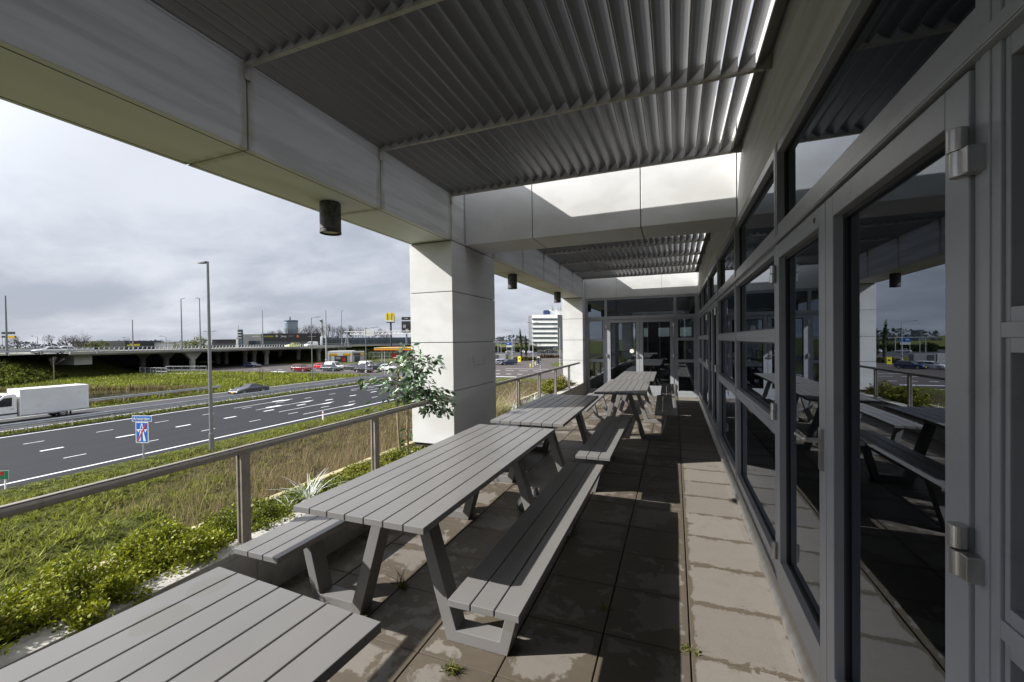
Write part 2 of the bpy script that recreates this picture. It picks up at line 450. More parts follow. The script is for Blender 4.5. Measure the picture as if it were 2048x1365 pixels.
# a bluer gap low over the far end of the street, and thin cloud overhead
gap = N.math('MULTIPLY', N.ramp(n3, .40, .56), N.ramp(N.math('ADD', s3.outputs[1], N.math('MULTIPLY', s3.outputs[0], .9)), .25, .9))
cover = N.math('SUBTRACT', .96, N.math('MULTIPLY', gap, .38))
bg2 = N.n('ShaderNodeBackground', i_Color=cl); bg2.inputs['Strength'].default_value = 1.0
mx = N.n('ShaderNodeMixShader'); nt.links.new(cover, mx.inputs[0]); nt.links.new(bg1.outputs[0], mx.inputs[1]); nt.links.new(bg2.outputs[0], mx.inputs[2])
nt.links.new(mx.outputs[0], out.inputs['Surface'])

SC.view_settings.view_transform = 'Standard'; SC.view_settings.look = 'None'
SC.view_settings.exposure = .78; SC.view_settings.gamma = 1; SC.view_settings.use_curve_mapping = False
SC.render.engine = 'CYCLES'
SC.cycles.use_denoising = True
SC.cycles.max_bounces = 9; SC.cycles.transparent_max_bounces = 12; SC.cycles.diffuse_bounces = 4; SC.cycles.glossy_bounces = 4
SC.cycles.caustics_reflective = False; SC.cycles.caustics_refractive = False; SC.cycles.sample_clamp_indirect = 6

# ================================================================ the terrace
XI, XO = -2.381, -2.953          # inner and outer face of the beam and columns
XF = .575                        # face of the long glazed wall
ZB = 2.715                       # underside of the beams
ZT = 3.92                        # top of the beams
G = 1.2237                       # bay of the joints
YB = 4.267                       # near face of the column between the two bays
YE = 11.60                       # end column

# paving: real slabs with open joints on a dark bed
tag(MB().box(XI - .02, XF + .02, -4.2, 12.2, -.10, -.028).build('terrace_base', MT['joint']), kind='structure')
fl = MB()
rr = random.Random(3)
xs = [.061 + k * .4226 for k in range(-6, 2)]
xs = [XI + .004] + [x for x in xs if x > XI + .1 and x < XF - .2] + [XF - .001]
ys = [1.763 + k * .4515 for k in range(-13, 24)]
for i in range(len(xs) - 1):
    for j in range(len(ys) - 1):
        a, b = xs[i] + .0035, xs[i + 1] - .0035
        c, d = ys[j] + .0025, ys[j + 1] - .0025
        if d > 11.93: d = 11.93
        if c > 11.8: continue
        h = [rr.uniform(-.0025, .0005) for _ in range(4)]
        n = len(fl.v)
        fl.add([(a, c, -.027), (b, c, -.027), (b, d, -.027), (a, d, -.027), (a, c, h[0]), (b, c, h[1]), (b, d, h[2]), (a, d, h[3])],
               [(4, 5, 6, 7), (0, 1, 5, 4), (1, 2, 6, 5), (2, 3, 7, 6), (3, 0, 4, 7)])
tag(fl.build('terrace_floor', MT['floor'], bevel=.003), kind='structure')

# parapet with its pale coping, planter bed and outer kerb
par = thing('parapet', 'low stone parapet with a pale worn coping along the open side of the terrace', 'parapet', (-2.5, 4, 0))
pb = MB()
for k in range(-4, 9):
    y0 = 1.803 + k * G; pb.box(XI - .135, XI, y0 + .004, min(y0 + G - .004, 11.93), -.03, .305)
pb.box(XI - .13, XI - .006, -3.1, 11.93, -.08, .30)
pb.build('wall', MT['ledge'], par, bevel=.004)
pb = MB()
for k in range(-4, 9):
    y0 = 1.803 + k * G; pb.box(XI - .16, XI + .002, y0 + .003, min(y0 + G - .003, 11.93), .307, .342)
pb.build('coping', MT['ledge'], par, bevel=.004)
tag(MB().box(-3.02, XI - .13, -3.1, 11.93, -.25, .268).build('planter_soil', MT['soil']), kind='structure')
kb = thing('planter_kerb', 'narrow mossy kerb edging the outer side of the planter beyond the handrail', 'kerb', (-3.06, 4, 0))
q = MB()
for k in range(-3, 13):
    q.box(-3.095, -3.02, k * .92 - .3 + .004, k * .92 + .62 - .004, -.4, .305)
q.build('edging', MT['kerb'], kb, bevel=.008)
tag(MB().box(-3.06, XF + 6, -4.2, 18, -4.95, -.26).build('building_base', MT['ledge']), kind='structure')

def column(y0, y1, label):
    t = thing('stone_column', label, 'column', ((XI + XO) / 2, (y0 + y1) / 2, .3), group='stone clad columns of the terrace')
    MB().box(XO + .02, XI - .02, y0 + .02, y1 - .02, .30, ZB).build('core', MT['joint'], t)
    zs = [.338, .971, 1.534, 2.124, ZB - .006]
    for a, b in zip(zs[:-1], zs[1:]):
        MB().box(XO, XI, y0, y1, a + .004, b - .004).build('cladding_panel', MT['stone'], t, bevel=.003)
    return t
c1 = column(YB, 5.49, 'broad white stone column behind the artificial fig tree, between the two terrace bays')
MB().box(XI + .0005, XI + .002, 5.12, 5.123, 1.24, 1.33).box(XI + .0005, XI + .002, 4.78, 4.783, 1.26, 1.35).box(XI + .0005, XI + .002, 4.78, 5.123, 1.238, 1.241).build('service_hatch', MT['joint'], c1)
column(YE, 12.8, 'white stone column at the far end of the terrace, where the handrail ends')
column(-3.07, -1.85, 'white stone column behind the photographer')

def beam_y(name, label, x0, x1, y0, y1, joints, cat='beam'):
    t = thing(name, label, cat, ((x0 + x1) / 2, (y0 + y1) / 2, ZB))
    MB().box(x0 + .015, x1 - .015, y0, y1, ZB + .015, ZT - .01).build('core', MT['joint'], t)
    js = [y0] + joints + [y1]
    for a, b in zip(js[:-1], js[1:]):
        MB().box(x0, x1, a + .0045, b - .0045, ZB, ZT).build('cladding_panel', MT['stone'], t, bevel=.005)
    return t
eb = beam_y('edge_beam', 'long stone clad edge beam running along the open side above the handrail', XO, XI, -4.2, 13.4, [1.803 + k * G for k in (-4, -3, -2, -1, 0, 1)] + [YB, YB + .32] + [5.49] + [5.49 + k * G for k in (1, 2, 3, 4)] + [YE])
# the drip groove near the inner lower edge
MB().box(XI - .05, XI - .042, -4.2, 13.4, ZB - .0008, ZB + .002).box(XO + .035, XO + .043, -4.2, 13.4, ZB - .0008, ZB + .002).build('drip_groove', MT['joint'], eb)

def beam_x(label, y0, y1, joints):
    t = thing('cross_beam', label, 'beam', (-.9, y0, ZB), group='cross beams between the louvre bays')
    MB().box(XI + .004, XF - .02, y0 + .015, y1 - .015, ZB + .015, ZT - .01).build('core', MT['joint'], t)
    js = [XI + .004] + joints + [XF - .004]
    for a, b in zip(js[:-1], js[1:]):
        MB().box(a + .004, b - .004, y0, y1, ZB, ZT - .004).build('cladding_panel', MT['stone'], t, bevel=.005)
    return t
beam_x('stone cross beam with a sunlit upper half, spanning from the near white column to the glass wall', 4.592, 5.165, [-1.511, -.321])
beam_x('stone cross beam above and behind the photographer', -2.75, -2.17, [-1.511, -.321])

# stone fascia over both glazed walls
fa = thing('wall_fascia', 'pale stone fascia band above the long glazed wall under the louvres', 'fascia', (XF, 4, ZB))
MB().box(XF + .03, XF + .2, -4.2, 12.2, ZB, ZT).build('core', MT['joint'], fa)
ys_ = [-4.2, -2.75, -.75, 1.105, 2.95, 4.592, 5.165, 6.64, 8.49, 10.33, 11.94]
for a, b in zip(ys_[:-1], ys_[1:]):
    MB().box(XF, XF + .16, a + .003, b - .003, ZB - .008, ZT).build('cladding_panel', MT['stone'], fa, bevel=.003)
fe = thing('wall_fascia', 'pale stone fascia band above the double doors at the far end', 'fascia', (-.9, 11.94, ZB))
MB().box(XI + .01, XF, 11.97, 12.15, ZB - .01, ZT).build('core', MT['joint'], fe)
for a, b in zip([XI + .006, -1.50, -.315], [-1.50, -.315, XF - .004]):
    MB().box(a + .002, b - .002, 11.94, 12.1, ZB - .012, ZT - .004).build('cladding_panel', MT['stone'], fe, bevel=.003)

# ---------------------------------------------------------------- louvre roofs
def blade_profile():
    """a thin, almost flat blade with a rolled lip along its lower edge"""
    up, dn = [], []
    ux, uz = .690, .724                     # along the blade
    nx_, nz_ = .724, -.690                  # towards the lower right
    L = .150
    for i in range(6):
        t = i / 5
        b = .0085 * math.sin(PI * t)
        x = ux * L * t + nx_ * b; z = uz * L * t + nz_ * b
        up.append((x - nx_ * .0022, z - nz_ * .0022)); dn.append((x + nx_ * .0022, z + nz_ * .0022))
    lip = [(.0095 * math.cos(a) * .62 + .001, .0095 * math.sin(a) * .62 - .001) for a in np.linspace(-2.6, .55, 6)]
    return up[::-1] + [(-.0045, .0035)] + [(float(a), float(b)) for a, b in lip] + dn[1:]
BP = blade_profile()
def louvre(label, rails, y_end0, y_end1):
    t = thing('louvre_roof', label, 'louvre roof', (-.9, rails[0], 3.2), group='louvre roofs over the terrace')
    pitch = .0985; n = 30
    x0 = XI + .010
    edges = [y_end0] + rails[1:-1] + [y_end1]
    rr = random.Random(int(y_end0 * 10) + 5)
    for a, b in zip(edges[:-1], edges[1:]):
        m = MB()
        for i in range(n):
            dx = x0 + i * pitch; dz = 3.232 + rr.uniform(-.0012, .0012)
            sag = rr.uniform(-.001, .001)
            m.prism([(dx + u + sag, dz + w_) for u, w_ in BP], 'y', a + .007, b - .007)
        m.build('louvre_panel', MT['louvre'], t)
    for y in rails:
        MB().box(XI + .002, XF - .012, y - .014, y + .014, 3.209, 3.232).box(XI + .002, XF - .012, y - .004, y + .004, 3.232, 3.262).build('support_rail', MT['lrail'], t, bevel=.002)
        m = MB()
        for i in range(n):
            dx = x0 + i * pitch
            m.prism([(dx + .012, 3.2325), (dx + pitch - .001, 3.2325), (dx + pitch - .001, 3.232 + .098)], 'y', y - .0055, y + .0055)
        m.build('tooth_plate', MT['tooth'], t)
        m = MB()
        m.box(XI + .0, XI + .012, y - .02, y + .02, 3.13, 3.232)
        m.box(XF - .05, XF - .004, y - .011, y - .007, 3.20, 3.31)
        m.tube((XF - .028, y - .016, 3.252), (XF - .028, y - .006, 3.252), .008, n=8)
        m.build('end_bracket', MT['lrail'], t)
    MB().box(XI + .004, XF - .014, y_end1 + .006, y_end1 + .011, 3.209, 3.348).build('end_plate', MT['lrail'], t)
    return t
louvre('grey aluminium louvre roof over the near bay, right above the picnic tables in front', [1.803 - 2 * G, 1.803 - G, 1.803, 1.803 + G, YB + .004], 1.803 - 3 * G, YB + .004)
louvre('grey aluminium louvre roof over the far bay, seen beyond the cross beam', [5.49, 5.49 + G, 5.49 + 2 * G, 5.49 + 3 * G, 5.49 + 4 * G, YE + .02], 5.20, YE + .02)

# ---------------------------------------------------------------- downlights
dl = None
for y, lab in ((2.735, 'mottled cylinder downlight under the edge beam, nearest the camera'), (6.945, 'mottled cylinder downlight just beyond the near white column'), (10.0, 'mottled cylinder downlight closest to the far end column')):
    if dl is None:
        dl = thing('downlight', lab, 'downlight', (-2.667, y, ZB), group='cylinder downlights under the edge beam')
        MB().lathe([(.078, -.004), (.083, -.006), (.083, -.225), (.080, -.228), (.080, -.25), (.074, -.252), (.072, -.20), (.0, -.20)], (0, 0, 0), 32).build('housing', MT['lamp'], dl, local=True, smooth=False)
        MB().lathe([(.0845, -.236), (.0845, -.256), (.075, -.257), (.075, -.236)], (0, 0, 0), 32).build('bezel', MT['black'], dl, local=True)
        MB().lathe([(.071, -.243), (.06, -.246), (.0, -.248)], (0, 0, 0), 24).build('lens', MT['steel'], dl, local=True)
        o = dl
    else:
        o = dup(dl); o['label'] = lab
    o.location = (-2.667, y, ZB)

# ---------------------------------------------------------------- handrail
def handrail(label, posts, y0, y1):
    t = thing('handrail', label, 'railing', (-2.46, posts[0], .345), group='steel handrails on the parapet')
    m = MB()
    X = -2.46
    m.prism([(X + u, v) for u, v in ((-.027, .884), (.027, .884), (.031, .893), (.031, .910), (.022, .920), (-.022, .920), (-.031, .910), (-.031, .893))], 'y', y0, y1)
    m.build('top_rail', MT['rail'], t, bevel=.003)
    MB().box(X - .014, X + .014, y0, y1, .9203, .927).build('rail_cap', MT['rail'], t, bevel=.001)
    for y in posts:
        MB().box(X - .024, X - .010, y - .028, y + .028, .30, .8838).box(X + .010, X + .024, y - .028, y + .028, .30, .8838).box(X - .010, X + .010, y - .020, y + .020, .30, .8838).build('post', MT['rail'], t, bevel=.0015)
    return t
handrail('brown grey steel handrail on the parapet of the near bay', [-.60, .60, 1.785, 2.992], -1.85, YB - .001)
handrail('brown grey steel handrail on the parapet of the far bay', [6.62, 7.80, 8.97, 10.25], 5.49, 11.45)

# ================================================================ glazed walls
def pane(m_parent, x, y0, y1, z0, z1):
    MB().box(x, x + .006, y0, y1, z0, z1).build('pane', MT['glass'], m_parent)
def gframe(m, x0, x1, y0, y1, z0, z1, wy, wz0, wz1):
    m.box(x0, x1, y0, y0 + wy, z0, z1); m.box(x0, x1, y1 - wy, y1, z0, z1)
    m.box(x0, x1, y0 + wy, y1 - wy, z0, z0 + wz0); m.box(x0, x1, y0 + wy, y1 - wy, z1 - wz1, z1)

MUL = [-2.586, -.741, 1.105, 2.950, 4.796, 6.641, 8.487, 10.333, 11.90]
gw = thing('glazed_wall', 'long grey aluminium glazed wall with doors and windows along the right side of the terrace', 'glazed wall', (XF, 4.6, 0))
m = MB()
for y in MUL:
    m.box(XF - .004, XF + .085, y - .0365, y + .0365, .03, 2.70)
    m.box(XF - .007, XF + .02, y - .012, y + .012, .10, 2.695)
for a, b in zip(MUL[:-1], MUL[1:]):
    m.box(XF, XF + .08, a + .0365, b - .0365, 2.10, 2.215)       # door head transom
    m.box(XF, XF + .08, a + .0365, b - .0365, 2.645, 2.703)      # top member
m.box(XF - .022, XF + .03, -2.6, 11.93, 2.098, 2.103).box(XF - .024, XF + .002, -2.6, 11.93, 2.1035, 2.132)    # drip moulding
m.box(XF - .004, XF + .09, -2.6, 11.93, .0, .0295)
m.build('frame', MT['frame'], gw, bevel=.002)
m = MB(); m.prism([(XF - .045, 0.001), (XF + .01, .001), (XF + .01, .085), (XF - .012, .085), (XF - .03, .05), (XF - .045, .03)], 'y', -2.6, 11.92)
m.build('threshold', MT['steel'], gw, bevel=.002)
for a, b in zip(MUL[:-1], MUL[1:]):
    MB().box(XF + .045, XF + .051, a + .03, b - .03, 2.20, 2.66).build('clerestory_pane', MT['glass'], gw)
    g_ = MB(); gframe(g_, XF + .035, XF + .05, a + .0368, b - .0368, 2.2152, 2.6448, .014, .014, .014); g_.build('gasket', MT['gasket'], gw)

def window(a, b):
    a += .0368; b -= .0368
    m = MB(); x0, x1 = XF + .002, XF + .07
    gframe(m, x0, x1, a, b, .09, 2.0995, .013, .075, .040)
    for z0, z1 in ((.945, 1.038), (1.515, 1.60)):
        m.box(x0, x1, a + .013, b - .013, z0, z1)
        m.box(x0 - .006, x0, a, b, z0 + .028, z1 - .028)
    wf = m.build('window', MT['frame'], gw, bevel=.002)
    for z0, z1 in ((.165, .945), (1.038, 1.515), (1.60, 2.06)):
        MB().box(XF + .044, XF + .050, a + .008, b - .008, z0 - .01, z1 + .01).build('pane', MT['glass'], wf)
        g_ = MB(); gframe(g_, XF + .036, XF + .052, a + .0132, b - .0132, z0 + .0002, z1 - .0002, .012, .012, .012); g_.build('gasket', MT['gasket'], wf)
for i in (0, 1, 3, 4, 6, 7): window(MUL[i], MUL[i + 1])

def hinge(parent, y, z, s, x=XF, mirror_axis='y'):
    """barrel hinge standing proud of the frame; s = +1 when the leaf lies towards -y"""
    m = MB()
    m.box(x - .010, x - .002, y - s * .052, y - s * .005, z - .045, z + .045)
    m.box(x - .034, x - .002, y + s * .008, y + s * .040, z - .048, z + .004)
    m.lathe([(.0, .006), (.0155, .006), (.0165, .008), (.0165, .052), (.0155, .054), (.0, .054)], (x - .026, y - s * .006, z), 36)
    m.lathe([(.0, -.048), (.0155, -.048), (.0165, -.046), (.0165, .003), (.0155, .0045), (.0, .0045)], (x - .026, y + s * .002, z), 36)
    m.build('hinge', MT['steel'], parent, bevel=.0015)

def door_y(y0, y1, hinge_side, handle=True):
    """one leaf in the long wall; hinge_side -1: at y0, +1: at y1"""
    m = MB(); x0, x1 = XF - .012, XF + .055
    gframe(m, x0, x1, y0, y1, .045, 2.088, .082, .19, .082)
    d = m.build('door', MT['frame'], gw, bevel=.0025)
    MB().box(XF + .030, XF + .037, y0 + .07, y1 - .07, .22, 2.02).build('pane', MT['glass'], d)
    g_ = MB(); gframe(g_, XF + .020, XF + .04, y0 + .0822, y1 - .0822, .2352, 2.0058, .016, .016, .016); g_.build('gasket', MT['gasket'], d)
    hy = y0 if hinge_side < 0 else y1
    for z in (.265, 1.10, 1.92): hinge(d, hy, z, hinge_side)
    if handle:
        ys = (y1 - .040) if hinge_side < 0 else (y0 + .040)
        s = -1 if hinge_side < 0 else 1
        m = MB(); m.box(x0 - .010, x0 - .0005, ys - .018, ys + .018, 1.00, 1.17)
        m.tube((x0 - .01, ys, 1.12), (x0 - .055, ys, 1.12), .010, n=12)
        m.path([(x0 - .055, ys, 1.12), (x0 - .062, ys + s * .02, 1.12), (x0 - .062, ys + s * .13, 1.118), (x0 - .050, ys + s * .145, 1.117)], .009, 12)
        m.build('handle', MT['steel'], d)
    return d
mid = 2.022
door_y(1.105 + .039, mid - .003, -1, handle=False)
dC = door_y(mid + .003, 2.95 - .039, 1, handle=True)
MB().tube((XF - .014, 2.16, 2.047), (XF - .0122, 2.16, 2.047), .012, n=16).build('lock_cylinder', MT['black'], dC)
mid = (6.641 + 8.487) / 2
door_y(6.641 + .039, mid - .003, -1, handle=False); door_y(mid + .003, 8.487 - .039, 1, handle=True)

# ---- end wall (faces the camera)
YW = 11.94
ew = thing('glazed_wall', 'grey aluminium glazed end wall with a pair of glass doors at the far end of the terrace', 'glazed wall', (-.9, YW, 0))
XM = [-2.345, -1.80, .012, .535]
m = MB()
for x in XM: m.box(x - .036, x + .036, YW, YW + .085, .03, 2.69)
for a, b in zip(XM[:-1], XM[1:]):
    m.box(a + .036, b - .036, YW + .002, YW + .08, 2.088, 2.18); m.box(a + .036, b - .036, YW + .002, YW + .08, 2.64, 2.695)
m.box(XM[0], XM[3], YW - .02, YW + .002, 2.09, 2.11)
m.box(XI, XF, YW - .03, YW + .09, .0, .075)
m.build('frame', MT['frame'], ew, bevel=.002)
def gx(m, x0, x1, z0, z1, w, wb, wt, y0, y1):
    m.box(x0, x0 + w, y0, y1, z0, z1); m.box(x1 - w, x1, y0, y1, z0, z1)
    m.box(x0 + w, x1 - w, y0, y1, z0, z0 + wb); m.box(x0 + w, x1 - w, y0, y1, z1 - wt, z1)
for a, b in zip(XM[:-1], XM[1:]):
    MB().box(a + .03, b - .03, YW + .045, YW + .051, 2.17, 2.65).build('clerestory_pane', MT['glass'], ew)
    MB().box(a + .045, b - .045, YW + .10, YW + .104, 2.19, 2.64).build('blind', M('closed_blind', (.50, .51, .50), .7, bump=.0, vs=60, stretch=(.05, .05, 4), var=.35), ew)
for a, b in ((XM[0], XM[1]), (XM[2], XM[3])):
    a += .0365; b -= .0365
    m = MB(); gx(m, a, b, .08, 2.0875, .036, .07, .036, YW + .003, YW + .07)
    for z0, z1 in ((.91, .985), (1.485, 1.56)): m.box(a + .036, b - .036, YW + .003, YW + .07, z0, z1)
    wf = m.build('window', MT['frame'], ew, bevel=.002)
    for z0, z1 in ((.15, .91), (.985, 1.485), (1.56, 2.05)):
        MB().box(a + .03, b - .03, YW + .044, YW + .050, z0 - .01, z1 + .01).build('pane', MT['glass'], wf)
def door_x(x0, x1, hs, handle):
    m = MB(); gx(m, x0, x1, .08, 2.082, .088, .19, .085, YW - .010, YW + .055)
    d = m.build('door', MT['frame'], ew, bevel=.0025)
    MB().box(x0 + .07, x1 - .07, YW + .030, YW + .037, .25, 2.01).build('pane', MT['glass'], d)
    g_ = MB(); gx(g_, x0 + .0882, x1 - .0882, .2702, 1.9968, .016, .016, .016, YW + .02, YW + .04); g_.build('gasket', MT['gasket'], d)
    hx = x0 if hs < 0 else x1
    for z in (.30, 1.09, 1.90):
        MB().box(hx - .05, hx + .035, YW - .018, YW - .011, z - .035, z + .035).lathe([(.0, -.05), (.017, -.05), (.017, .05), (.0, .05)], (hx, YW - .028, z), 14).build('hinge', MT['steel'], d, bevel=.0015)
    if handle:
        xk = x1 - .045
        MB().box(xk - .018, xk + .018, YW - .018, YW - .011, 1.0, 1.17).tube((xk, YW - .015, 1.10), (xk, YW - .06, 1.10), .010).path([(xk, YW - .06, 1.10), (xk - .02, YW - .068, 1.10), (xk - .14, YW - .068, 1.10)], .010, 10).build('handle', MT['steel'], d)
        MB().lathe([(.0, 0), (.058, 0), (.058, .003), (.0, .003)], (xk - .16, YW + .024, 1.21), 28, 'y').build('round_sticker', MT['white'], d)
    return d
xm = (XM[1] + XM[2]) / 2
door_x(XM[1] + .038, xm - .003, -1, True); door_x(xm + .003, XM[2] - .038, 1, False)

# ---- the wall that closes the terrace behind the photographer
bw = thing('rear_wall', 'dark glazed wall closing the terrace behind the photographer', 'wall', (-.9, -4.3, 0))
MB().box(XI, XF, -4.4, -4.25, 0, 2.72).build('infill', MT['idark'], bw)
for x in (-2.34, -1.6, -.88, -.15, .53): MB().box(x - .035, x + .035, -4.25, -4.18, 0, 2.715).build('mullion', MT['frame'], bw)
# ---- rooms behind the glass
R = MB()
R.box(XF + .10, 6.2, -4.2, 18, -.04, -.002)
tag(R.build('interior_floor', MT['idark']), kind='structure')
tag(MB().box(XI, XF + .10, 12.04, 18, -.04, -.002).build('interior_floor', MT['idark']), kind='structure')
R = MB(); R.box(XF + .2, 6.2, -4.2, 18, 2.72, 2.76).box(XI, XF + .2, 12.15, 18, 2.72, 2.76)
tag(R.build('interior_ceiling', MT['interior']), kind='structure')
R = MB(); R.box(XI - .6, 6.4, -4.2, 18, 3.80, 3.90).box(XI, XF, -4.2, -2.75, 3.8, 3.9)
R = MB().box(XF + .2, 6.4, -4.2, 18.2, 3.5, 3.9).box(XO, XF + .2, 12.2, 18.2, 3.5, 3.9)
tag(R.build('roof_slab', MT['blgrey']), kind='structure')
W = MB(); W.box(6.2, 6.4, -4.2, 18.2, -.04, 3.5)
W.box(XF + .05, 6.2, -4.4, -4.2, -.04, 3.5)
W.box(XO, XI - .001, 12.81, 18.2, -.3, 3.5)
# far wall with a band of high windows that look out on the sky
W.box(XI, 6.2, 18, 18.2, -.04, 1.62).box(XI, 6.2, 18, 18.2, 1.98, 3.5)
for a_, b_ in ((XI, -1.62), (-1.42, -1.30), (-1.02, -.62), (.05, .20), (.62, 1.5), (1.9, 3.0), (3.5, 6.2)): W.box(a_, b_, 18.001, 18.199, 1.62, 1.98)
tag(W.build('interior_wall', MT['interior']), kind='structure')
cu = None
for i, (x, l) in enumerate(((-2.22, 'left'), (-1.98, 'right'))):
    m = MB()
    n = 14
    top = []
    for k in range(n + 1):
        u = x + k * .2 / n; top.append((u, 12.32 + .018 * math.sin(k * 1.9)))
    for k in range(n):
        (a, b), (c, d) = top[k], top[k + 1]
        m.add([(a, b, .1), (c, d, .1), (c, d, 2.1), (a, b, 2.1)], [(0, 1, 2, 3)])
    tag(m.build('curtain', MT['curtain']), 'pale green curtain behind the end window beside the far column, %s one of the pair' % l, 'curtain', 'curtains behind the end windows')
sc_ = thing('screen', 'large dark television screen inside the room behind the end doors', 'screen', (-.45, 14.6, .75))
MB().box(-.95, .05, 14.6, 14.65, .75, 1.42).build('panel', MT['cglass'], sc_, bevel=.006)
MB().box(-.5, -.4, 14.62, 14.68, 0, .76).box(-.75, -.15, 14.5, 14.8, 0, .03).build('stand', MT['black'], sc_)
def office_table(x, y, lab):
    t = thing('office_table', lab, 'table', (x, y, 0))
    MB().box(x - .7, x + .7, y - .35, y + .35, .71, .74).build('tabletop', MT['blgrey'], t, bevel=.004)
    for sx in (-.64, .64):
        for sy in (-.3, .3): MB().tube((x + sx, y + sy, 0), (x + sx, y + sy, .71), .02).build('leg', MT['steel'], t)
office_table(2.2, 8.2, 'pale office table inside, behind the far pair of doors in the long wall')
office_table(2.4, 4.3, 'pale office table inside, behind the windows of the long wall')
office_table(-1.2, 13.6, 'pale office table inside, behind the end doors')
# ================================================================ picnic tables
TL = 2.13
def make_table(label):
    t = thing('picnic_table', label, 'picnic table', (0, 0, 0), group='grey picnic tables on the terrace')
    def boards(n, x0, z0, z1):
        m = MB(); p = .10875
        for i in range(n):
            m.box(x0 + i * p + .003, x0 + (i + 1) * p - .003, -TL / 2, TL / 2, z0, z1)
        return m
    boards(7, -.3806, .713, .744).build('tabletop', MT['table'], t, bevel=.0025, local=True)
    for s in (-1, 1):
        boards(3, (.489 if s > 0 else -.489 - .32625), .4285, .4585).build('bench_seat', MT['table'], t, bevel=.0025, local=True)
    out = [(.070, .7128), (.283, 0), (.618, 0), (.735, .4282), (.673, .4282), (.575, .062), (.337, .062), (.134, .7128)]
    for s in (-1, 1):
        for y in (-.72, .62):
            MB().prism([(s * u, v) for u, v in (out if s > 0 else out[::-1])], 'y', y, y + .10).build('leg_frame', MT['table'], t, bevel=.003, local=True)
    for y in (-.67, .67):
        MB().box(-.30, .30, y - .04, y + .04, .700, .7127).build('cross_batten', MT['table'], t, local=True)
    return t
tb = make_table('long grey slatted picnic table in the middle, in full sun beside the artificial fig tree')
spots = [(-1.395, 1.54 + TL / 2, 0, None),
         (-1.235, 1.005 - TL / 2, -3.4, 'grey slatted picnic table cut off by the bottom left corner, nearest the camera'),
         (-1.385, 3.89 + TL / 2, .6, 'grey slatted picnic table half in the shadow of the near white column'),
         (-.795, 6.42 + TL / 2, 1.2, 'grey slatted picnic table beyond the cross beam, third along the terrace'),
         (-.775, 8.62 + TL / 2, .8, 'grey slatted picnic table farthest away, right before the end doors')]
for i, (x, y, a, lab) in enumerate(spots):
    o = tb if i == 0 else dup(tb)
    if lab: o['label'] = lab
    o.location = (x, y, 0); o.rotation_euler = (0, 0, math.radians(a))

# the dark dome base on a wheel under the far end of the middle table
bs = thing('parasol_base', 'dark dome shaped parasol base with a small wheel, on the tiles below the second table', 'parasol base', (-1.06, 3.78, 0))
MB().lathe([(.0, .02), (.15, .02), (.165, .04), (.16, .075), (.13, .115), (.07, .145), (.03, .15), (.03, .20), (.0, .20)], (-1.20, 3.62, 0), 28).build('weight', MT['black'], bs, smooth=True)
MB().lathe([(.0, -.022), (.042, -.022), (.052, -.012), (.052, .012), (.042, .022), (.0, .022)], (-.985, 3.80, .06), 22, 'x').build('wheel', MT['tyre'], bs, smooth=True)
MB().tube((-1.1, 3.7, .07), (-.985, 3.80, .06), .012).tube((-1.16, 3.86, .06), (-.985, 3.80, .06), .008).build('axle', MT['steel'], bs)

# ================================================================ plants
def rot_basis(d, roll):
    d = d.normalized()
    a = d.cross(Vector((0, 0, 1)) if abs(d.z) < .95 else Vector((1, 0, 0))).normalized()
    b = d.cross(a)
    return d, a * math.cos(roll) + b * math.sin(roll)

def leaves(pts, dirs, size, cols, fold=.25, aspect=.5, droop=.0):
    """numpy: a folded 6-vertex leaf (4 tris as 2 quads) at each point"""
    n = len(pts)
    d = dirs / np.linalg.norm(dirs, axis=1, keepdims=True)
    r = RNG.normal(size=(n, 3)); r -= (r * d).sum(1, keepdims=True) * d; r /= np.linalg.norm(r, axis=1, keepdims=True)
    u = np.cross(d, r)
    L = size[:, None]; W = L * aspect * .5
    base = pts; tip = pts + d * L - np.array([0, 0, 1.0]) * L * droop
    mid = pts + d * L * .48
    a = mid + r * W + u * W * fold; b = mid - r * W + u * W * fold
    a2 = pts + d * L * .78 + r * W * .62 + u * W * fold * .6 - np.array([0, 0, 1.0]) * L * droop * .5
    b2 = pts + d * L * .78 - r * W * .62 + u * W * fold * .6 - np.array([0, 0, 1.0]) * L * droop * .5
    V = np.stack([base, a, a2, tip, b2, b], 1).reshape(-1, 3)
    i = np.arange(n)[:, None] * 6
    F = np.concatenate([i + np.array([0, 1, 2, 3]), i + np.array([0, 3, 4, 5])], 0)
    C = np.concatenate([cols, cols * .94], 0)
    return V, F, C

def blades(pts, h, wid, lean, cols, seg=2, dirs=None, curl=1.6):
    """arching grass blades: ribbons of seg quads"""
    n = len(pts)
    az = RNG.uniform(0, 2 * PI, n) if dirs is None else dirs
    out = np.stack([np.cos(az), np.sin(az), np.zeros(n)], 1)
    side = np.stack([-np.sin(az + RNG.normal(0, .5, n)), np.cos(az), np.zeros(n)], 1)
    V = []
    for k in range(seg + 1):
        t = k / seg
        c = pts + out * (lean * h * t ** curl)[:, None] + np.array([0, 0, 1.0]) * (h * (t - .42 * lean * t ** 2.2))[:, None]
        wv = side * (wid * (1 - .86 * t) * .5)[:, None]
        V += [c + wv, c - wv]
    V = np.stack(V, 1).reshape(-1, 3)
    m = 2 * (seg + 1)
    F = []
    for k in range(seg):
        F.append(np.arange(n)[:, None] * m + np.array([2 * k, 2 * k + 1, 2 * k + 3, 2 * k + 2]))
    return V, np.concatenate(F, 0), np.concatenate([cols] * seg, 0)

def join(parts):
    V, F, C = [], [], []; o = 0
    for v, f, c in parts:
        V.append(v); F.append(f + o); C.append(c); o += len(v)
    return np.concatenate(V), np.concatenate(F), np.concatenate(C)

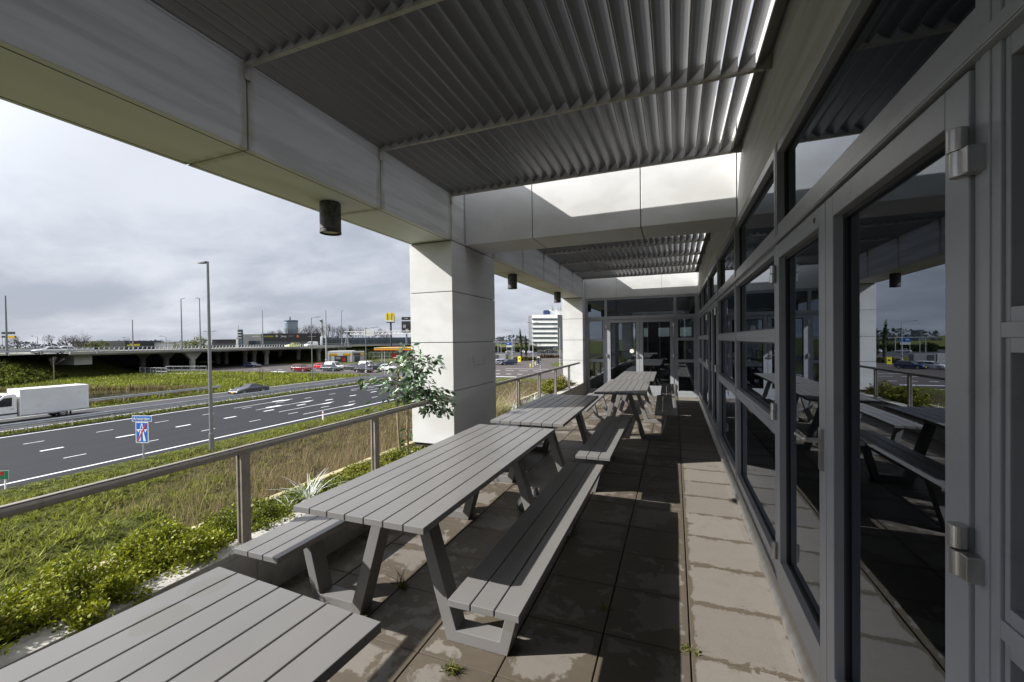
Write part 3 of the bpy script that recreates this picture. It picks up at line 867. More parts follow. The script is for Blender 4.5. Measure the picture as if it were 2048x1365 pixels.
def pick(n, a, b, jit=.12):
    t = RNG.uniform(0, 1, (n, 1))
    c = np.array(a) * (1 - t) + np.array(b) * t
    return np.clip(c * RNG.uniform(1 - jit, 1 + jit, (n, 1)), .003, 1)

SOIL = .262
# --- the low bushy herbs along the planter: one bush each
def bush(name, label, cat, x, y, rx, ry, h, n, ca, cb, leaf=(.011, .025), group=None, stems=60, sprig=0, z=SOIL):
    t = thing(name, label, cat, (x, y, z), group=group)
    m = MB()
    tops = []
    rr = random.Random(int(abs(x * 91 + y * 37) * 100))
    for i in range(stems):
        a = rr.uniform(0, 2 * PI); q = math.sqrt(rr.random())
        bx, by = x + rx * .75 * q * math.cos(a), y + ry * .85 * q * math.sin(a)
        hh = h * (1 - .55 * q * q) * rr.uniform(.6, 1.15)
        tx, ty = bx + rx * .45 * q * math.cos(a) + rr.gauss(0, .02), by + rr.gauss(0, .04)
        m.path([(bx, by, z - .01), ((bx * .6 + tx * .4), (by * .6 + ty * .4), z + hh * .55), (tx, ty, z + hh)], lambda u: .0028 * (1 - .6 * u), 4)
        tops.append(((bx, by), (tx, ty), hh))
    m.prism([(x + rx * 1.02 * math.cos(2 * PI * k / 14), y + ry * 1.02 * math.sin(2 * PI * k / 14)) for k in range(14)], 'z', z - .03, z + .003)
    m.build('stems', MT['twig'], t)
    T = np.array([[b[0], b[1], e[0], e[1], hh] for b, e, hh in tops])
    k = RNG.integers(0, len(T), n); u = RNG.beta(2.2, 1.0, n)
    q = T[k]
    P = np.stack([q[:, 0] * (1 - u) + q[:, 2] * u, q[:, 1] * (1 - u) + q[:, 3] * u, z + q[:, 4] * u], 1)
    spread = .022 + .03 * (1 - u)
    P += RNG.normal(0, 1, (n, 3)) * spread[:, None] * np.array([1, 1.2, .55])
    P[:, 2] = np.maximum(P[:, 2], z + .003)
    D = RNG.normal(0, 1, (n, 3)) * np.array([1, 1, .55]) + np.array([0, 0, .55])
    S = RNG.uniform(leaf[0], leaf[1], n)
    V, F, C = leaves(P, D, S, pick(n, ca, cb, .25), aspect=.62)
    parts = [(V, F, C)]
    if sprig:
        kk = RNG.integers(0, len(T), sprig); q = T[kk]
        pp = np.stack([q[:, 2], q[:, 3], np.full(sprig, z)], 1)
        parts.append(blades(pp, q[:, 4] * RNG.uniform(1.1, 1.7, sprig), RNG.uniform(.004, .008, sprig), RNG.uniform(.2, .8, sprig), pick(sprig, (.10, .12, .03), (.24, .22, .06)), seg=2))
    V, F, C = join(parts)
    V[:, 0] -= x; V[:, 1] -= y; V[:, 2] -= z
    fast_mesh('foliage', V, F, MT['leaf'], t, C)
    return t
g1 = 'lush herb bushes in the near planter'
LA, LB = (.115, .150, .012), (.370, .390, .026)
bush('herb_bush', 'lush light green herb bush in the planter at the bottom left edge, tallest and nearest', 'bush', -2.73, .62, 0.29, .34, .30, 10400, LA, LB, group=g1, sprig=60)
bush('herb_bush', 'lush light green herb bush in the planter, second from the bottom left edge', 'bush', -2.67, 1.08, 0.28, .30, .25, 10400, LA, LB, group=g1, sprig=22)
bush('herb_bush', 'lush light green herb bush right in front of the nearest handrail post', 'bush', -2.69, 1.52, 0.26, .30, .24, 9600, LA, LB, group=g1, sprig=16)
bush('herb_bush', 'darker green herb bush just behind the nearest handrail post', 'bush', -2.75, 2.02, .22, .30, .18, 6000, (.085, .115, .012), (.26, .285, .028), group=g1, sprig=14)
bush('herb_bush', 'low green herb bush around the silvery spider plant', 'bush', -2.77, 2.62, .20, .34, .13, 4800, (.08, .12, .012), (.24, .28, .03), group=g1, sprig=18)
bush('herb_bush', 'low yellowish herb bush by the second handrail post', 'bush', -2.79, 3.22, .19, .34, .105, 4200, (.11, .14, .014), (.32, .32, .04), group=g1, sprig=14)
bush('herb_bush', 'low herb bush at the foot of the artificial fig tree', 'bush', -2.78, 3.82, .20, .34, .105, 4200, (.09, .12, .014), (.30, .31, .04), group=g1, sprig=22)
bush('herb_bush', 'bright yellow green bush in the far planter next to the end column', 'bush', -2.80, 9.85, .24, .60, .30, 5600, (.10, .13, .012), (.32, .31, .05), leaf=(.022, .045), group='bushes in the far planter', sprig=40)
bush('herb_bush', 'loose yellow green bush in the far planter with reddish sprigs', 'bush', -2.78, 10.9, .22, .45, .32, 3000, (.10, .11, .02), (.26, .22, .06), leaf=(.022, .045), group='bushes in the far planter', sprig=60)

# loose ground cover in the planter bed
n = 5200
P = np.stack([RNG.uniform(-3.01, -2.53, n), np.concatenate([RNG.uniform(.2, 4.25, n - 1800), RNG.uniform(5.5, 11.6, 1800)]), np.full(n, SOIL)], 1)
V, F, C = join([leaves(P[:3600] + RNG.normal(0, 1, (3600, 3)) * [0, 0, .012], RNG.normal(0, 1, (3600, 3)) + [0, 0, .9], RNG.uniform(.015, .035, 3600), pick(3600, (.05, .085, .008), (.20, .21, .025), .3)),
                blades(P[3600:], RNG.uniform(.05, .16, n - 3600), RNG.uniform(.004, .008, n - 3600), RNG.uniform(.2, .9, n - 3600), pick(n - 3600, (.07, .10, .012), (.26, .23, .07)), seg=1)])
tag(fast_mesh('ground_cover', V, F, MT['leaf'], None, C), 'low weeds and moss covering the planter bed beyond the parapet', 'ground cover', kind='stuff')

# silvery artificial spider plants
def spider(label, x, y, n, h, col, group, lean=(.4, 1.15)):
    t = thing('spider_plant', label, 'plant', (x, y, SOIL), group=group)
    p = np.stack([RNG.normal(0, .025, n), RNG.normal(0, .025, n), np.zeros(n)], 1)
    V, F, C = blades(p, RNG.uniform(.55, 1.05, n) * h, RNG.uniform(.010, .017, n), RNG.uniform(lean[0], lean[1], n), pick(n, col[0], col[1]), seg=6, curl=1.5)
    fast_mesh('ribbon_leaves', V, F, MT['fleaf'], t, C)
    q_ = MB(); q_.tube((x, y, SOIL - .02), (x, y, SOIL + .04), .03, .022, 8); q_.build('crown_base', MT['twig'], t)
SV = ((.55, .58, .52), (.84, .85, .80))
spider('silvery white spider plant with arching ribbon leaves beside the left bench of the middle table', -2.70, 2.48, 44, .33, SV, 'silvery spider plants')
spider('smaller silvery spider plant lying low right behind the left bench', -2.66, 2.28, 12, .20, SV, 'silvery spider plants', (.9, 1.4))
for i, (x, y, h, l) in enumerate(((-2.70, 7.05, .26, 'silvery spider plant just past the first handrail post of the far bay'), (-2.68, 7.60, .28, 'silvery spider plant between the first two handrail posts of the far bay'), (-2.72, 8.20, .27, 'silvery spider plant by the second handrail post of the far bay'), (-2.74, 8.75, .24, 'last silvery spider plant before the yellow green bushes'))):
    spider(l, x, y, 46, h, ((.46, .48, .42), (.80, .80, .74)), 'silvery spider plants in the far planter', (.5, 1.3))
def dry_grass(label, x, y, n, h, c, group):
    t = thing('ornamental_grass', label, 'grass', (x, y, SOIL), group=group)
    p = np.stack([RNG.normal(0, .07, n), RNG.normal(0, .12, n), np.zeros(n)], 1)
    V, F, C = blades(p, RNG.uniform(.5, 1.1, n) * h, RNG.uniform(.004, .009, n), RNG.uniform(.3, 1.25, n), pick(n, *c), seg=4)
    fast_mesh('blades', V, F, MT['leaf'], t, C)
    m = MB()
    for i in range(5):
        a = random.uniform(0, 2 * PI); m.path([(x, y, SOIL), (x + .05 * math.cos(a), y + .05 * math.sin(a), SOIL + h * .7), (x + .16 * math.cos(a), y + .16 * math.sin(a), SOIL + h * 1.1)], .003, 4)
    m.build('stalks', MT['fig_trunk'], t)
DG = ((.22, .17, .075), (.58, .50, .30))
dry_grass('straw coloured tuft of ornamental grass right beside the near column in the far bay', -2.76, 6.00, 420, .42, DG, 'ornamental grasses in the far planter')
dry_grass('straw and green tuft of ornamental grass before the first post of the far bay', -2.80, 6.50, 420, .44, ((.15, .16, .05), (.50, .45, .22)), 'ornamental grasses in the far planter')
dry_grass('pinkish feathery tuft of ornamental grass behind the silvery spider plants', -2.92, 7.6, 260, .50, ((.30, .22, .15), (.60, .50, .40)), 'ornamental grasses in the far planter')
dry_grass('grassy green tuft at the bottom left corner of the planter', -2.60, .40, 160, .26, ((.10, .13, .02), (.30, .30, .08)), None)

# weeds between the slabs
wg = 'small weeds growing in the joints of the paving'
for x, y, n, s, lab in ((-1.20, 2.33, 26, .07, 'small weed in the paving below the middle table'), (-1.62, 2.20, 34, .13, 'grassy weed between the left legs of the middle table'), (-.985, 1.715, 60, .05, 'mossy weed clump by the corner of the nearest table'),
                        (-.39, 2.42, 22, .035, 'tiny green weed in a joint right of the long bench'), (.052, 2.23, 22, .04, 'tiny yellow green weed in the joint by the sunlit strip'), (-.90, 1.58, 44, .05, 'low weed at the bottom edge beside the nearest table'), (-2.18, 11.55, 60, .16, 'tuft of weed in the corner below the end column')):
    t = thing('weed', lab, 'weed', (x, y, 0), group=wg)
    p = np.stack([RNG.normal(0, .02, n), RNG.normal(0, .012, n), np.zeros(n)], 1)
    V, F, C = join([blades(p, RNG.uniform(.4, 1.1, n) * s, RNG.uniform(.004, .008, n), RNG.uniform(.4, 1.2, n), pick(n, (.07, .09, .015), (.24, .24, .06)), seg=2), leaves(p[:n // 2] + [0, 0, .006], RNG.normal(0, 1, (n // 2, 3)) + [0, 0, .4], RNG.uniform(.012, .026, n // 2), pick(n // 2, (.07, .10, .015), (.22, .25, .04)))])
    fast_mesh('tuft', V, F, MT['leaf'], t, C)

# ================================================================ the artificial fig tree tied to the handrail
fx, fy = -2.76, 3.83
ft = thing('artificial_fig_tree', 'slender artificial fig tree with variegated leaves, beside the handrail before the near column', 'plant', (fx, fy, SOIL))
m = MB()
stemA = [(fx - .02, fy - .03, SOIL - .02), (fx - .03, fy - .06, .62), (fx - .05, fy - .05, 1.0), (fx - .03, fy - .04, 1.22), (fx + .03, fy + .01, 1.42)]
stemB = [(fx + .03, fy + .03, SOIL - .02), (fx + .025, fy + .03, .60), (fx + .035, fy + .04, .98), (fx + .09, fy + .05, 1.22), (fx + .11, fy + .06, 1.40)]
m.path(stemA, lambda u: .0135 * (1 - .5 * u), 8); m.path(stemB, lambda u: .0135 * (1 - .5 * u), 8)
m.build('stems', MT['fig_trunk'], ft)
rr = random.Random(5)
m = MB(); LP, LD, LS = [], [], []
rv = Vector((.9325, .3612, 0)); dv_ = Vector((-.3612, .9325, 0))
hub = Vector((fx, fy, 1.0))
def cluster(u, z, ru, rz, rd, n_, size=(.050, .088), hang=.35, twigs=4, du=0):
    c = Vector((fx, fy, z)) + rv * u
    for k in range(twigs):
        e = c + rv * rr.gauss(0, ru * .8) + dv_ * rr.gauss(0, rd * .7) + Vector((0, 0, rr.gauss(0, rz * .7)))
        b = Vector((fx + .03, fy + .01, min(1.42, max(.86, z - .05)))); q = b.lerp(e, .55) + Vector((0, 0, .05))
        m.path([tuple(b), tuple(q), tuple(e)], lambda t_: .0036 * (1 - .6 * t_), 5)
    for k in range(int(n_ * 1.55)):
        a = (rr.gauss(0, 1), rr.gauss(0, 1), rr.gauss(0, 1))
        LP.append(tuple(c + rv * a[0] * ru + dv_ * a[1] * rd + Vector((0, 0, a[2] * rz))))
        LD.append((rr.gauss(0, .7) + rv.x * (a[0] * .5 + du), rr.gauss(0, .7) + rv.y * (a[0] * .5 + du), rr.gauss(.1, .5) - hang)); LS.append(rr.uniform(*size))
# the crown: a dense hanging core, a broad drooping mass on the right, thin arms on the left and top right
cluster(.06, 1.33, .060, .060, .06, 46, twigs=5); cluster(.13, 1.24, .075, .065, .07, 62, twigs=6, hang=.6); cluster(.15, 1.12, .070, .070, .07, 66, twigs=6, hang=.6)
cluster(.10, 1.00, .080, .065, .07, 62, twigs=6); cluster(.20, .97, .075, .060, .07, 58, twigs=6); cluster(.31, .95, .070, .055, .07, 52, twigs=6, du=.4)
cluster(.42, .90, .060, .050, .06, 36, twigs=5, du=.5); cluster(.32, .82, .070, .035, .06, 26, twigs=4, hang=.8); cluster(.47, .80, .035, .040, .05, 12, twigs=3, hang=.9)
cluster(.24, 1.36, .045, .035, .05, 12, twigs=3, du=.4); cluster(.34, 1.33, .045, .030, .05, 9, twigs=3, du=.7); cluster(.40, 1.29, .03, .02, .04, 5, twigs=2, du=.8)
cluster(-.04, 1.25, .04, .05, .05, 16, twigs=3); cluster(-.14, 1.12, .045, .06, .05, 16, twigs=3, hang=.5, du=-.4); cluster(-.17, 1.00, .035, .05, .05, 10, twigs=3, hang=.8)
cluster(-.29, 1.15, .05, .03, .05, 9, twigs=3, du=-.6); cluster(-.39, 1.10, .035, .03, .04, 7, twigs=3, du=-.8); cluster(-.03, .92, .05, .03, .05, 14, twigs=3); cluster(.0, 1.42, .02, .05, .03, 7, twigs=2, hang=-.6); cluster(.17, 1.43, .03, .03, .03, 7, twigs=2, hang=-.4)
for z in (.36, .42, .48, .54, .60, .31):
    for s in (-1, 1): LP.append((fx + .02 * s + .03, fy + .02, z)); LD.append((s * .8 + .3, -.6, rr.uniform(-.3, .5))); LS.append(rr.uniform(.07, .10))
for k in range(7): LP.append((fx - .22 + rr.gauss(0, .04), fy - .22 + rr.gauss(0, .04), .83 + rr.gauss(0, .04))); LD.append((rr.gauss(0, 1), rr.gauss(0, 1), -.2)); LS.append(.065)
m.path([(fx - .03, fy - .06, .92), (fx - .14, fy - .16, .90), (fx - .24, fy - .24, .83)], .003, 5)
m.build('twigs', MT['twig'], ft)
LP, LD, LS = np.array(LP), np.array(LD), np.array(LS)
n = len(LP)
dark = pick(n, (.025, .075, .018), (.075, .165, .040)); pale = pick(n, (.20, .34, .19), (.52, .62, .46))
k = (RNG.uniform(0, 1, n) < .42 + .25 * (LP[:, 2] > 1.1))[:, None]
V, F, C = leaves(LP, LD, LS, np.where(k, pale, dark), fold=.35, aspect=.46, droop=.15)
V -= np.array([fx, fy, SOIL])
fast_mesh('leaves', V, F, MT['fleaf'], ft, C)
# ================================================================ outside: ground and roads
def sheet(name, poly, z, mat, kind='structure'):
    return tag(MB().quad(*[(x, y, z) for x, y in poly]).build(name, mat), kind=kind)
S0 = 3500
sheet('ground', [(-S0, -S0), (S0, -S0), (S0, S0), (-S0, S0)], GZ - .06, MT['ground'])

def grid(name, xs, ys, hf, mat):
    X, Y = np.meshgrid(xs, ys)
    Z = hf(X, Y)
    V = np.stack([X, Y, Z], -1).reshape(-1, 3)
    nx, ny = len(xs), len(ys)
    i = (np.arange(ny - 1)[:, None] * nx + np.arange(nx - 1)[None]).reshape(-1, 1)
    F = i + np.array([0, 1, nx + 1, nx])
    o = fast_mesh(name, V, F, mat)
    o.data.polygons.foreach_set('use_smooth', [True] * len(F))
    return tag(o, kind='structure')
from mathutils import noise as mnoise
def fbm(X, Y, s, oct=3):
    f = np.vectorize(lambda a, b: mnoise.fractal((a * s, b * s, 3.1), .9, 2.1, oct))
    return f(X, Y)
def verge_h(X, Y):
    h = GZ + .05 + .20 * fbm(X, Y, .35) + .10 * fbm(X, Y, 1.4)
    e = np.clip((X + 28.4) / 2.0, 0, 1); h = np.where(X < -26.4, (GZ + .012) * (1 - e) + h * e, h)
    ditch = np.exp(-((X + 13.6 - .06 * Y + .4 * np.sin(Y * .35)) / .9) ** 2)
    return h - .55 * ditch + .25 * np.exp(-((X + 4.2) / 1.5) ** 2)
grid('grass_verge', np.linspace(-28.4, -3.2, 130), np.linspace(-10, 66, 320), verge_h, MT['ground'])
sheet('main_road', [(-45.4, -160), (-28.1, -160), (-27.9, 68), (-45.4, 68)], GZ, MT['asphalt'])
sheet('median_strip', [(-47.2, -160), (-45.3, -160), (-45.3, 66), (-47.2, 66)], GZ + .016, MT['ground'])
sheet('slip_road', [(-57.0, -160), (-47.2, -160), (-47.2, 68), (-55.5, 68)], GZ + .008, MT['asphalt2'])
sheet('crossing_road', [(-170, 67.5), (-58, 67.2), (-20, 66), (40, 70), (40, 112), (-45, 118), (-105, 96), (-170, 96)], GZ + .004, MT['redasphalt'])
sheet('side_road', [(-40, 112), (-26, 110), (-50, 205), (-85, 205)], GZ + .010, MT['redasphalt'])
sheet('parking_lot', [(-95, 165), (-45, 165), (-50, 235), (-110, 235)], GZ + .012, MT['asphalt2'])
sheet('pond', [(-60.2, 4), (-60.2, 39.0), (-71, 38.0), (-80, 34.6), (-89, 26), (-91, 4)], GZ - .02, MT['water'])

mk = MB(); zk = GZ + .014
def stripe(x, y0, y1, wd): mk.box(x - wd / 2, x + wd / 2, y0, y1, zk - .006, zk)
stripe(-29.35, -60, 60, .20)
stripe(-44.55, -60, 60, .20)
for k in range(-6, 13):
    y = 13.1 + 3.77 * k
    if y > 60: break
    stripe(-32.8, y, y + 1.0, .10); stripe(-40.15, y + 1.0, y + 2.0, .10); stripe(-36.4, y + .4, y + 1.45, .27)
def arrow(x, y0, y1, hx):
    stripe(x, y0, y1, .10)
    mk.prism([(x - .06, y1 - 2.2), (x + hx * .9, y1 - 1.5), (x + hx * .9, y1 - .9), (x - .06, y1)], 'z', zk - .006, zk + .0005)
for x, y0, y1 in ((-31.35, 28.5, 35.2), (-34.7, 28.8, 35.6), (-37.9, 28.9, 35.9), (-41.2, 29.1, 36.0), (-38.3, 45.1, 49.5), (-41.25, 45.4, 52.3), (-34.7, 45, 51)):
    arrow(x, y0, y1, .38)
for x, y0, y1 in ((-38.2, 30.3, 31.9), (-41.4, 33.6, 35.0)): mk.box(x - .22, x + .22, y0, y1, zk - .006, zk + .001)
stripe(-47.8, -60, 62, .14); stripe(-55.8, -60, 60, .14)
# marks on the crossing
mk.box(-45, -26, 68.7, 69.3, zk - .006, zk); mk.box(-30.5, -25.4, 64.2, 64.5, zk - .006, zk)
for k in range(9): mk.box(-44 + k * 2.3, -43 + k * 2.3, 74.5, 74.9, zk - .006, zk)
for k in range(6): mk.box(-40 + k * 3.1, -38 + k * 3.1, 83.0, 83.3, zk - .006, zk)
mk.box(-36, -26, 88.6, 88.9, zk - .006, zk)
for k in range(12): mk.box(-100 + k * 4.2, -98.2 + k * 4.2, 75.6, 75.8, zk - .006, zk)
mk.box(-86, -82, 69.2, 70.4, zk - .006, zk)
tag(mk.build('road_marking', MT['paint']), kind='structure')

# the raised road: embankments on both sides of the flyover
def emb_h(X, Y):
    xf = np.where(Y < 28, -94.0, np.where(Y < 46, -94 - (Y - 28) * 19 / 18, -113 - (Y - 46) * .5))
    xf2 = np.where(Y > 126, -104.0, -104 - (126 - Y) * 1.15)
    h1 = np.clip((xf - X) / 13.5, 0, 1) * np.clip((66 - Y) / 9, 0, 1)
    h2 = np.clip((xf2 - X) / 13.0, 0, 1) * np.clip((Y - 108) / 9, 0, 1)
    h = np.maximum(h1, h2)
    return GZ - .12 + 5.06 * h + np.clip(h * 6, 0, 1) * .12 * fbm(X, Y, .4) * (h < .97)
grid('embankment', np.concatenate([np.linspace(-190, -130, 9), np.linspace(-128, -88, 66)]), np.concatenate([np.linspace(-150, 10, 30), np.linspace(12, 150, 130)]), emb_h, MT['ground'])
sheet('raised_road', [(-140, -150), (-112.4, -150), (-112.4, 50), (-140, 50)], .03, MT['asphalt2'])
sheet('raised_road', [(-140, 118), (-112.4, 118), (-112.4, 320), (-140, 320)], .03, MT['asphalt2'])

fo = thing('flyover', 'grey concrete flyover with a slatted railing, crossing over the road on stout columns', 'bridge', (-120, 84, GZ))
MB().box(-160, -112.3, 47, 123, -.45, .10).build('deck', MT['bridge'], fo)
MB().prism([(-112.3, .42), (-111.75, .42), (-111.75, -.12), (-112.0, -.34), (-112.3, -.34)], 'y', 46, 124).build('edge_beam', MT['bridge'], fo)
for y in (69.7, 93.0, 112.0):
    for x in ((-113.6, -124, -134) if y < 80 else (-117, -122.3, -126.3, -135, -138.8) if y < 100 else (-115.6, -125, -134)):
        m = MB(); m.lathe([(.62, 0), (.62, 3.2)], (x, y, GZ), 20)
        if y < 80:
            m.prism([(y - .55, GZ + 2.7), (y + .55, GZ + 2.7), (y + 2.1, -.46), (y - 2.1, -.46)], 'x', x - .5, x + .5)
        else:
            m.prism([(y - .6, GZ + 3.2), (y + .6, GZ + 3.2), (y + .8, -.46), (y - .8, -.46)], 'x', x - .6, x + .6)
        m.build('column', MT['bridge'], fo)
MB().box(-160, -113.2, 47.2, 50, GZ + 2.6, -.455).build('abutment', MT['bridge'], fo)
MB().box(-160, -113.5, 119, 122.8, GZ, -.455).build('abutment', MT['bridge'], fo)
MB().box(-160, -159, 47, 123, GZ, -.45).build('rear_wall', MT['idark'], fo)
b0 = MB().prism([(47.0, .421), (47.16, .421), (47.34, 1.199), (47.18, 1.199)], 'x', -112.06, -111.98).build('baluster', MT['galv'], fo)
for k in range(1, 69):
    c = b0.copy(); COL.objects.link(c); c.parent = fo; c.location = (0, .86 * k, 0)
MB().box(-112.1, -111.94, 46, 124, 1.20, 1.29).build('parapet_rail', MT['galv'], fo)
MB().box(-112.2, -112.1, 104, 160, .42, .78).build('plain_parapet', MT['bridge'], fo)

def guardrail(label, x, y0, y1, z, post_step=2.62, double=True, grp='steel crash barriers along the roads'):
    t = thing('guardrail', label, 'guardrail', (x, y0, z), group=grp)
    prof = [(.00, .46), (.035, .50), (.035, .55), (.0, .60), (.035, .65), (.035, .70), (.0, .75), (-.01, .75), (-.01, .46)]
    m = MB(); m.prism([(x + .09 + u, z + v) for u, v in prof], 'y', y0, y1)
    m.build('beam', MT['galv'], t)
    if double:
        m = MB(); m.prism([(x - .09 - u, z + v) for u, v in prof[::-1]], 'y', y0, y1); m.build('beam', MT['galv'], t)
    p = None; y = y0 + .6; k = 0
    while y < y1 and k < 60:
        if p is None: p = MB().box(x - .05, x + .05, y - .03, y + .03, z - .05, z + .68).build('post', MT['galv'], t)
        else:
            c = p.copy(); COL.objects.link(c); c.parent = t; c.location = (0, y - y0 - .6, 0)
        y += post_step; k += 1
    return t
guardrail('double sided steel crash barrier on the grassy median beside the main road', -46.1, -10.4, 64, GZ)
guardrail('steel crash barrier on the far side of the slip road in front of the pond', -58.6, -4, 39.5, GZ, 4.0, False)
guardrail('steel crash barrier on top of the embankment nearest its grassy edge', -108.3, -60, 52, .05, 4.0, False)
guardrail('steel crash barrier on the far edge of the raised road', -126, -60, 52, .35, 4.0, False)
guardrail('steel crash barrier in the middle of the raised road', -117, -60, 52, .25, 4.0, True)

# ---------------------------------------------------------------- grass
def scatter(x0, x1, y0, y1, n, hf, keep=None):
    x = RNG.uniform(x0, x1, n); y = RNG.uniform(y0, y1, n)
    if keep is not None:
        k = keep(x, y); x, y = x[k], y[k]
    return np.stack([x, y, hf(x, y)], 1)
def patchy(x, y, s):
    return np.array([mnoise.noise((a * s, b * s, .7)) for a, b in zip(x, y)])
P = scatter(-27.9, -10.0, 2, 58, 62000, verge_h, lambda x, y: RNG.uniform(0, 1, len(x)) < np.clip(30 / (6 + np.hypot(x, y)), .3, 1.0))
pt = patchy(P[:, 0], P[:, 1], .45); pt2 = patchy(P[:, 0], P[:, 1], 1.7); pt3 = patchy(P[:, 0], P[:, 1], 4.5)
ok = (pt3 + .6 * pt2) > -.38          # gaps between the tussocks
P, pt, pt2 = P[ok], pt[ok], pt2[ok]
wob = 5 * pt
brown = np.clip((P[:, 1] - 4.6 + P[:, 0] * .4 + wob + 1.0) / 3.2, 0, 1) * np.clip((P[:, 0] + 26.0 + wob * .3) / 2.6, 0, 1)
isb = RNG.uniform(0, 1, len(P)) < brown * .88
n = len(P)
tall = np.where(isb, RNG.uniform(.16, .52, n), RNG.uniform(.10, .30, n) * (1 + .9 * np.clip(pt2, -.5, 1)))
tall = np.where(P[:, 0] < -26.3, tall * .4, tall)
green = pick(n, (.078, .092, .012), (.265, .285, .048), .25) * (1 + .7 * pt2[:, None])
strw = pick(n, (.060, .047, .025), (.33, .26, .14), .3)
cols = np.clip(np.where(isb[:, None], strw, green), .004, 1)
sets = []
for k in range(3):
    q = P + RNG.normal(0, .06, (n, 3)) * [1, 1, 0]
    sets.append(blades(q, tall * RNG.uniform(.7, 1.2, n), np.where(isb, .022, .060) * RNG.uniform(.6, 1.3, n), RNG.uniform(.2, 1.2, n), cols * RNG.uniform(.7, 1.2, (n, 1)), seg=1))
V, F, C = join(sets)
tag(fast_mesh('verge_grass', V, F, MT['blade'], None, C), 'rough green and straw coloured grass on the verge between the terrace and the main road', 'grass', kind='stuff')
# reeds towards the ditch
n = 9000
y = RNG.uniform(9, 36, n); x = -15.6 + .06 * y + np.abs(RNG.normal(0, 2.6, n)) * -1
k = patchy(x, y, .5) > -.30; x, y = x[k], y[k]; n = len(x)
V, F, C = blades(np.stack([x, y, verge_h(x, y)], 1), RNG.uniform(.35, 1.05, n), RNG.uniform(.012, .026, n), RNG.uniform(.1, .6, n), pick(n, (.12, .09, .045), (.42, .34, .19), .2), seg=2)
tag(fast_mesh('dry_reeds', V, F, MT['blade'], None, C), 'tall dry straw coloured reeds along the ditch beside the terrace', 'reeds', kind='stuff')
# median
P = scatter(-47.1, -45.5, -5, 62, 5200, lambda x, y: x * 0 + GZ + .01)
V, F, C = blades(P, RNG.uniform(.10, .34, len(P)), RNG.uniform(.07, .14, len(P)), RNG.uniform(.2, 1, len(P)), pick(len(P), (.065, .08, .012), (.22, .235, .05), .3), seg=1)
tag(fast_mesh('median_grass', V, F, MT['blade'], None, C), 'grass growing under the crash barrier on the median', 'grass', kind='stuff')
# meadow between slip road and crossing road, and the banks of the pond
def in_meadow(x, y):
    inp = (x < -60.4) & (y < 39.2 + (x + 60.2) * .10) & (y < 38.6 + (x + 71) * .42 + 0) & (x > -92) & (y < 40)
    return (x < -57.3) & ~inp & (y < 66.6)
P = scatter(-112, -57.3, 5, 66.6, 30000, lambda x, y: x * 0 + GZ - .03, in_meadow)
n = len(P); pt = patchy(P[:, 0], P[:, 1], .22)
V1, F1, C1 = blades(P, RNG.uniform(.22, .60, n), RNG.uniform(.14, .34, n), RNG.uniform(.2, 1.1, n), np.clip(pick(n, (.095, .115, .012), (.275, .300, .045), .2) * (1 + .5 * pt[:, None]), .004, 1), seg=1)
n = 2600
x = np.concatenate([RNG.uniform(-60.6, -59.4, n // 2), RNG.uniform(-92, -60, n - n // 2)])
y = np.concatenate([RNG.uniform(8, 40, n // 2), np.zeros(n - n // 2)])
xx = x[n // 2:]; y[n // 2:] = np.minimum(39.2 + (xx + 60.2) * .10, 38.6 + (xx + 71) * .42) + RNG.normal(.3, .35, len(xx))
V2, F2, C2 = blades(np.stack([x, y, np.full(n, GZ - .05)], 1), RNG.uniform(.4, 1.0, n), RNG.uniform(.08, .2, n), RNG.uniform(.1, .7, n), pick(n, (.07, .06, .025), (.30, .24, .12), .2), seg=1)
V, F, C = join([(V1, F1, C1), (V2, F2, C2)])
tag(fast_mesh('meadow_grass', V, F, MT['blade'], None, C), 'bright green meadow grass and brown reeds around the pond', 'grass', kind='stuff')
# embankment weeds
P = scatter(-114, -90, 2, 64, 26000, emb_h, lambda x, y: emb_h(x, y) > GZ + .02)
n = len(P); pt = patchy(P[:, 0], P[:, 1], .5)
dk = np.clip((P[:, 1] - 47) / 6, 0, 1)[:, None]
D = RNG.normal(0, 1, (n, 3)) + [.5, -.2, .8]
V, F, C = leaves(P + RNG.uniform(0, .35, (n, 1)) * [0, 0, 1], D, RNG.uniform(.35, .85, n), np.clip(pick(n, (.030, .040, .008), (.205, .230, .042), .3) * (1 + .9 * pt[:, None]), .003, 1) * (1 - .2 * dk), aspect=.8)
tag(fast_mesh('embankment_weeds', V, F, MT['blade'], None, C), 'dense green weeds covering the slope of the embankment below the raised road', 'weeds', kind='stuff')
P = scatter(-113, -98, 112, 150, 6000, emb_h, lambda x, y: emb_h(x, y) > GZ + .1)
n = len(P)
V, F, C = leaves(P, RNG.normal(0, 1, (n, 3)) + [.5, -.2, .8], RNG.uniform(.4, .9, n), pick(n, (.022, .045, .010), (.12, .155, .034), .3), aspect=.8)
tag(fast_mesh('embankment_weeds', V, F, MT['blade'], None, C), 'green weeds on the slope beyond the flyover behind the filling station', 'weeds', kind='stuff')
P = scatter(-112, -104, -20, 52, 5000, emb_h, lambda x, y: emb_h(x, y) > -.35)
n = len(P)
V, F, C = blades(P, RNG.uniform(.15, .4, n), RNG.uniform(.1, .2, n), RNG.uniform(.2, 1, n), pick(n, (.12, .15, .02), (.28, .32, .06), .2), seg=1)
tag(fast_mesh('crest_grass', V, F, MT['blade'], None, C), 'pale green grass along the crest of the embankment', 'grass', kind='stuff')

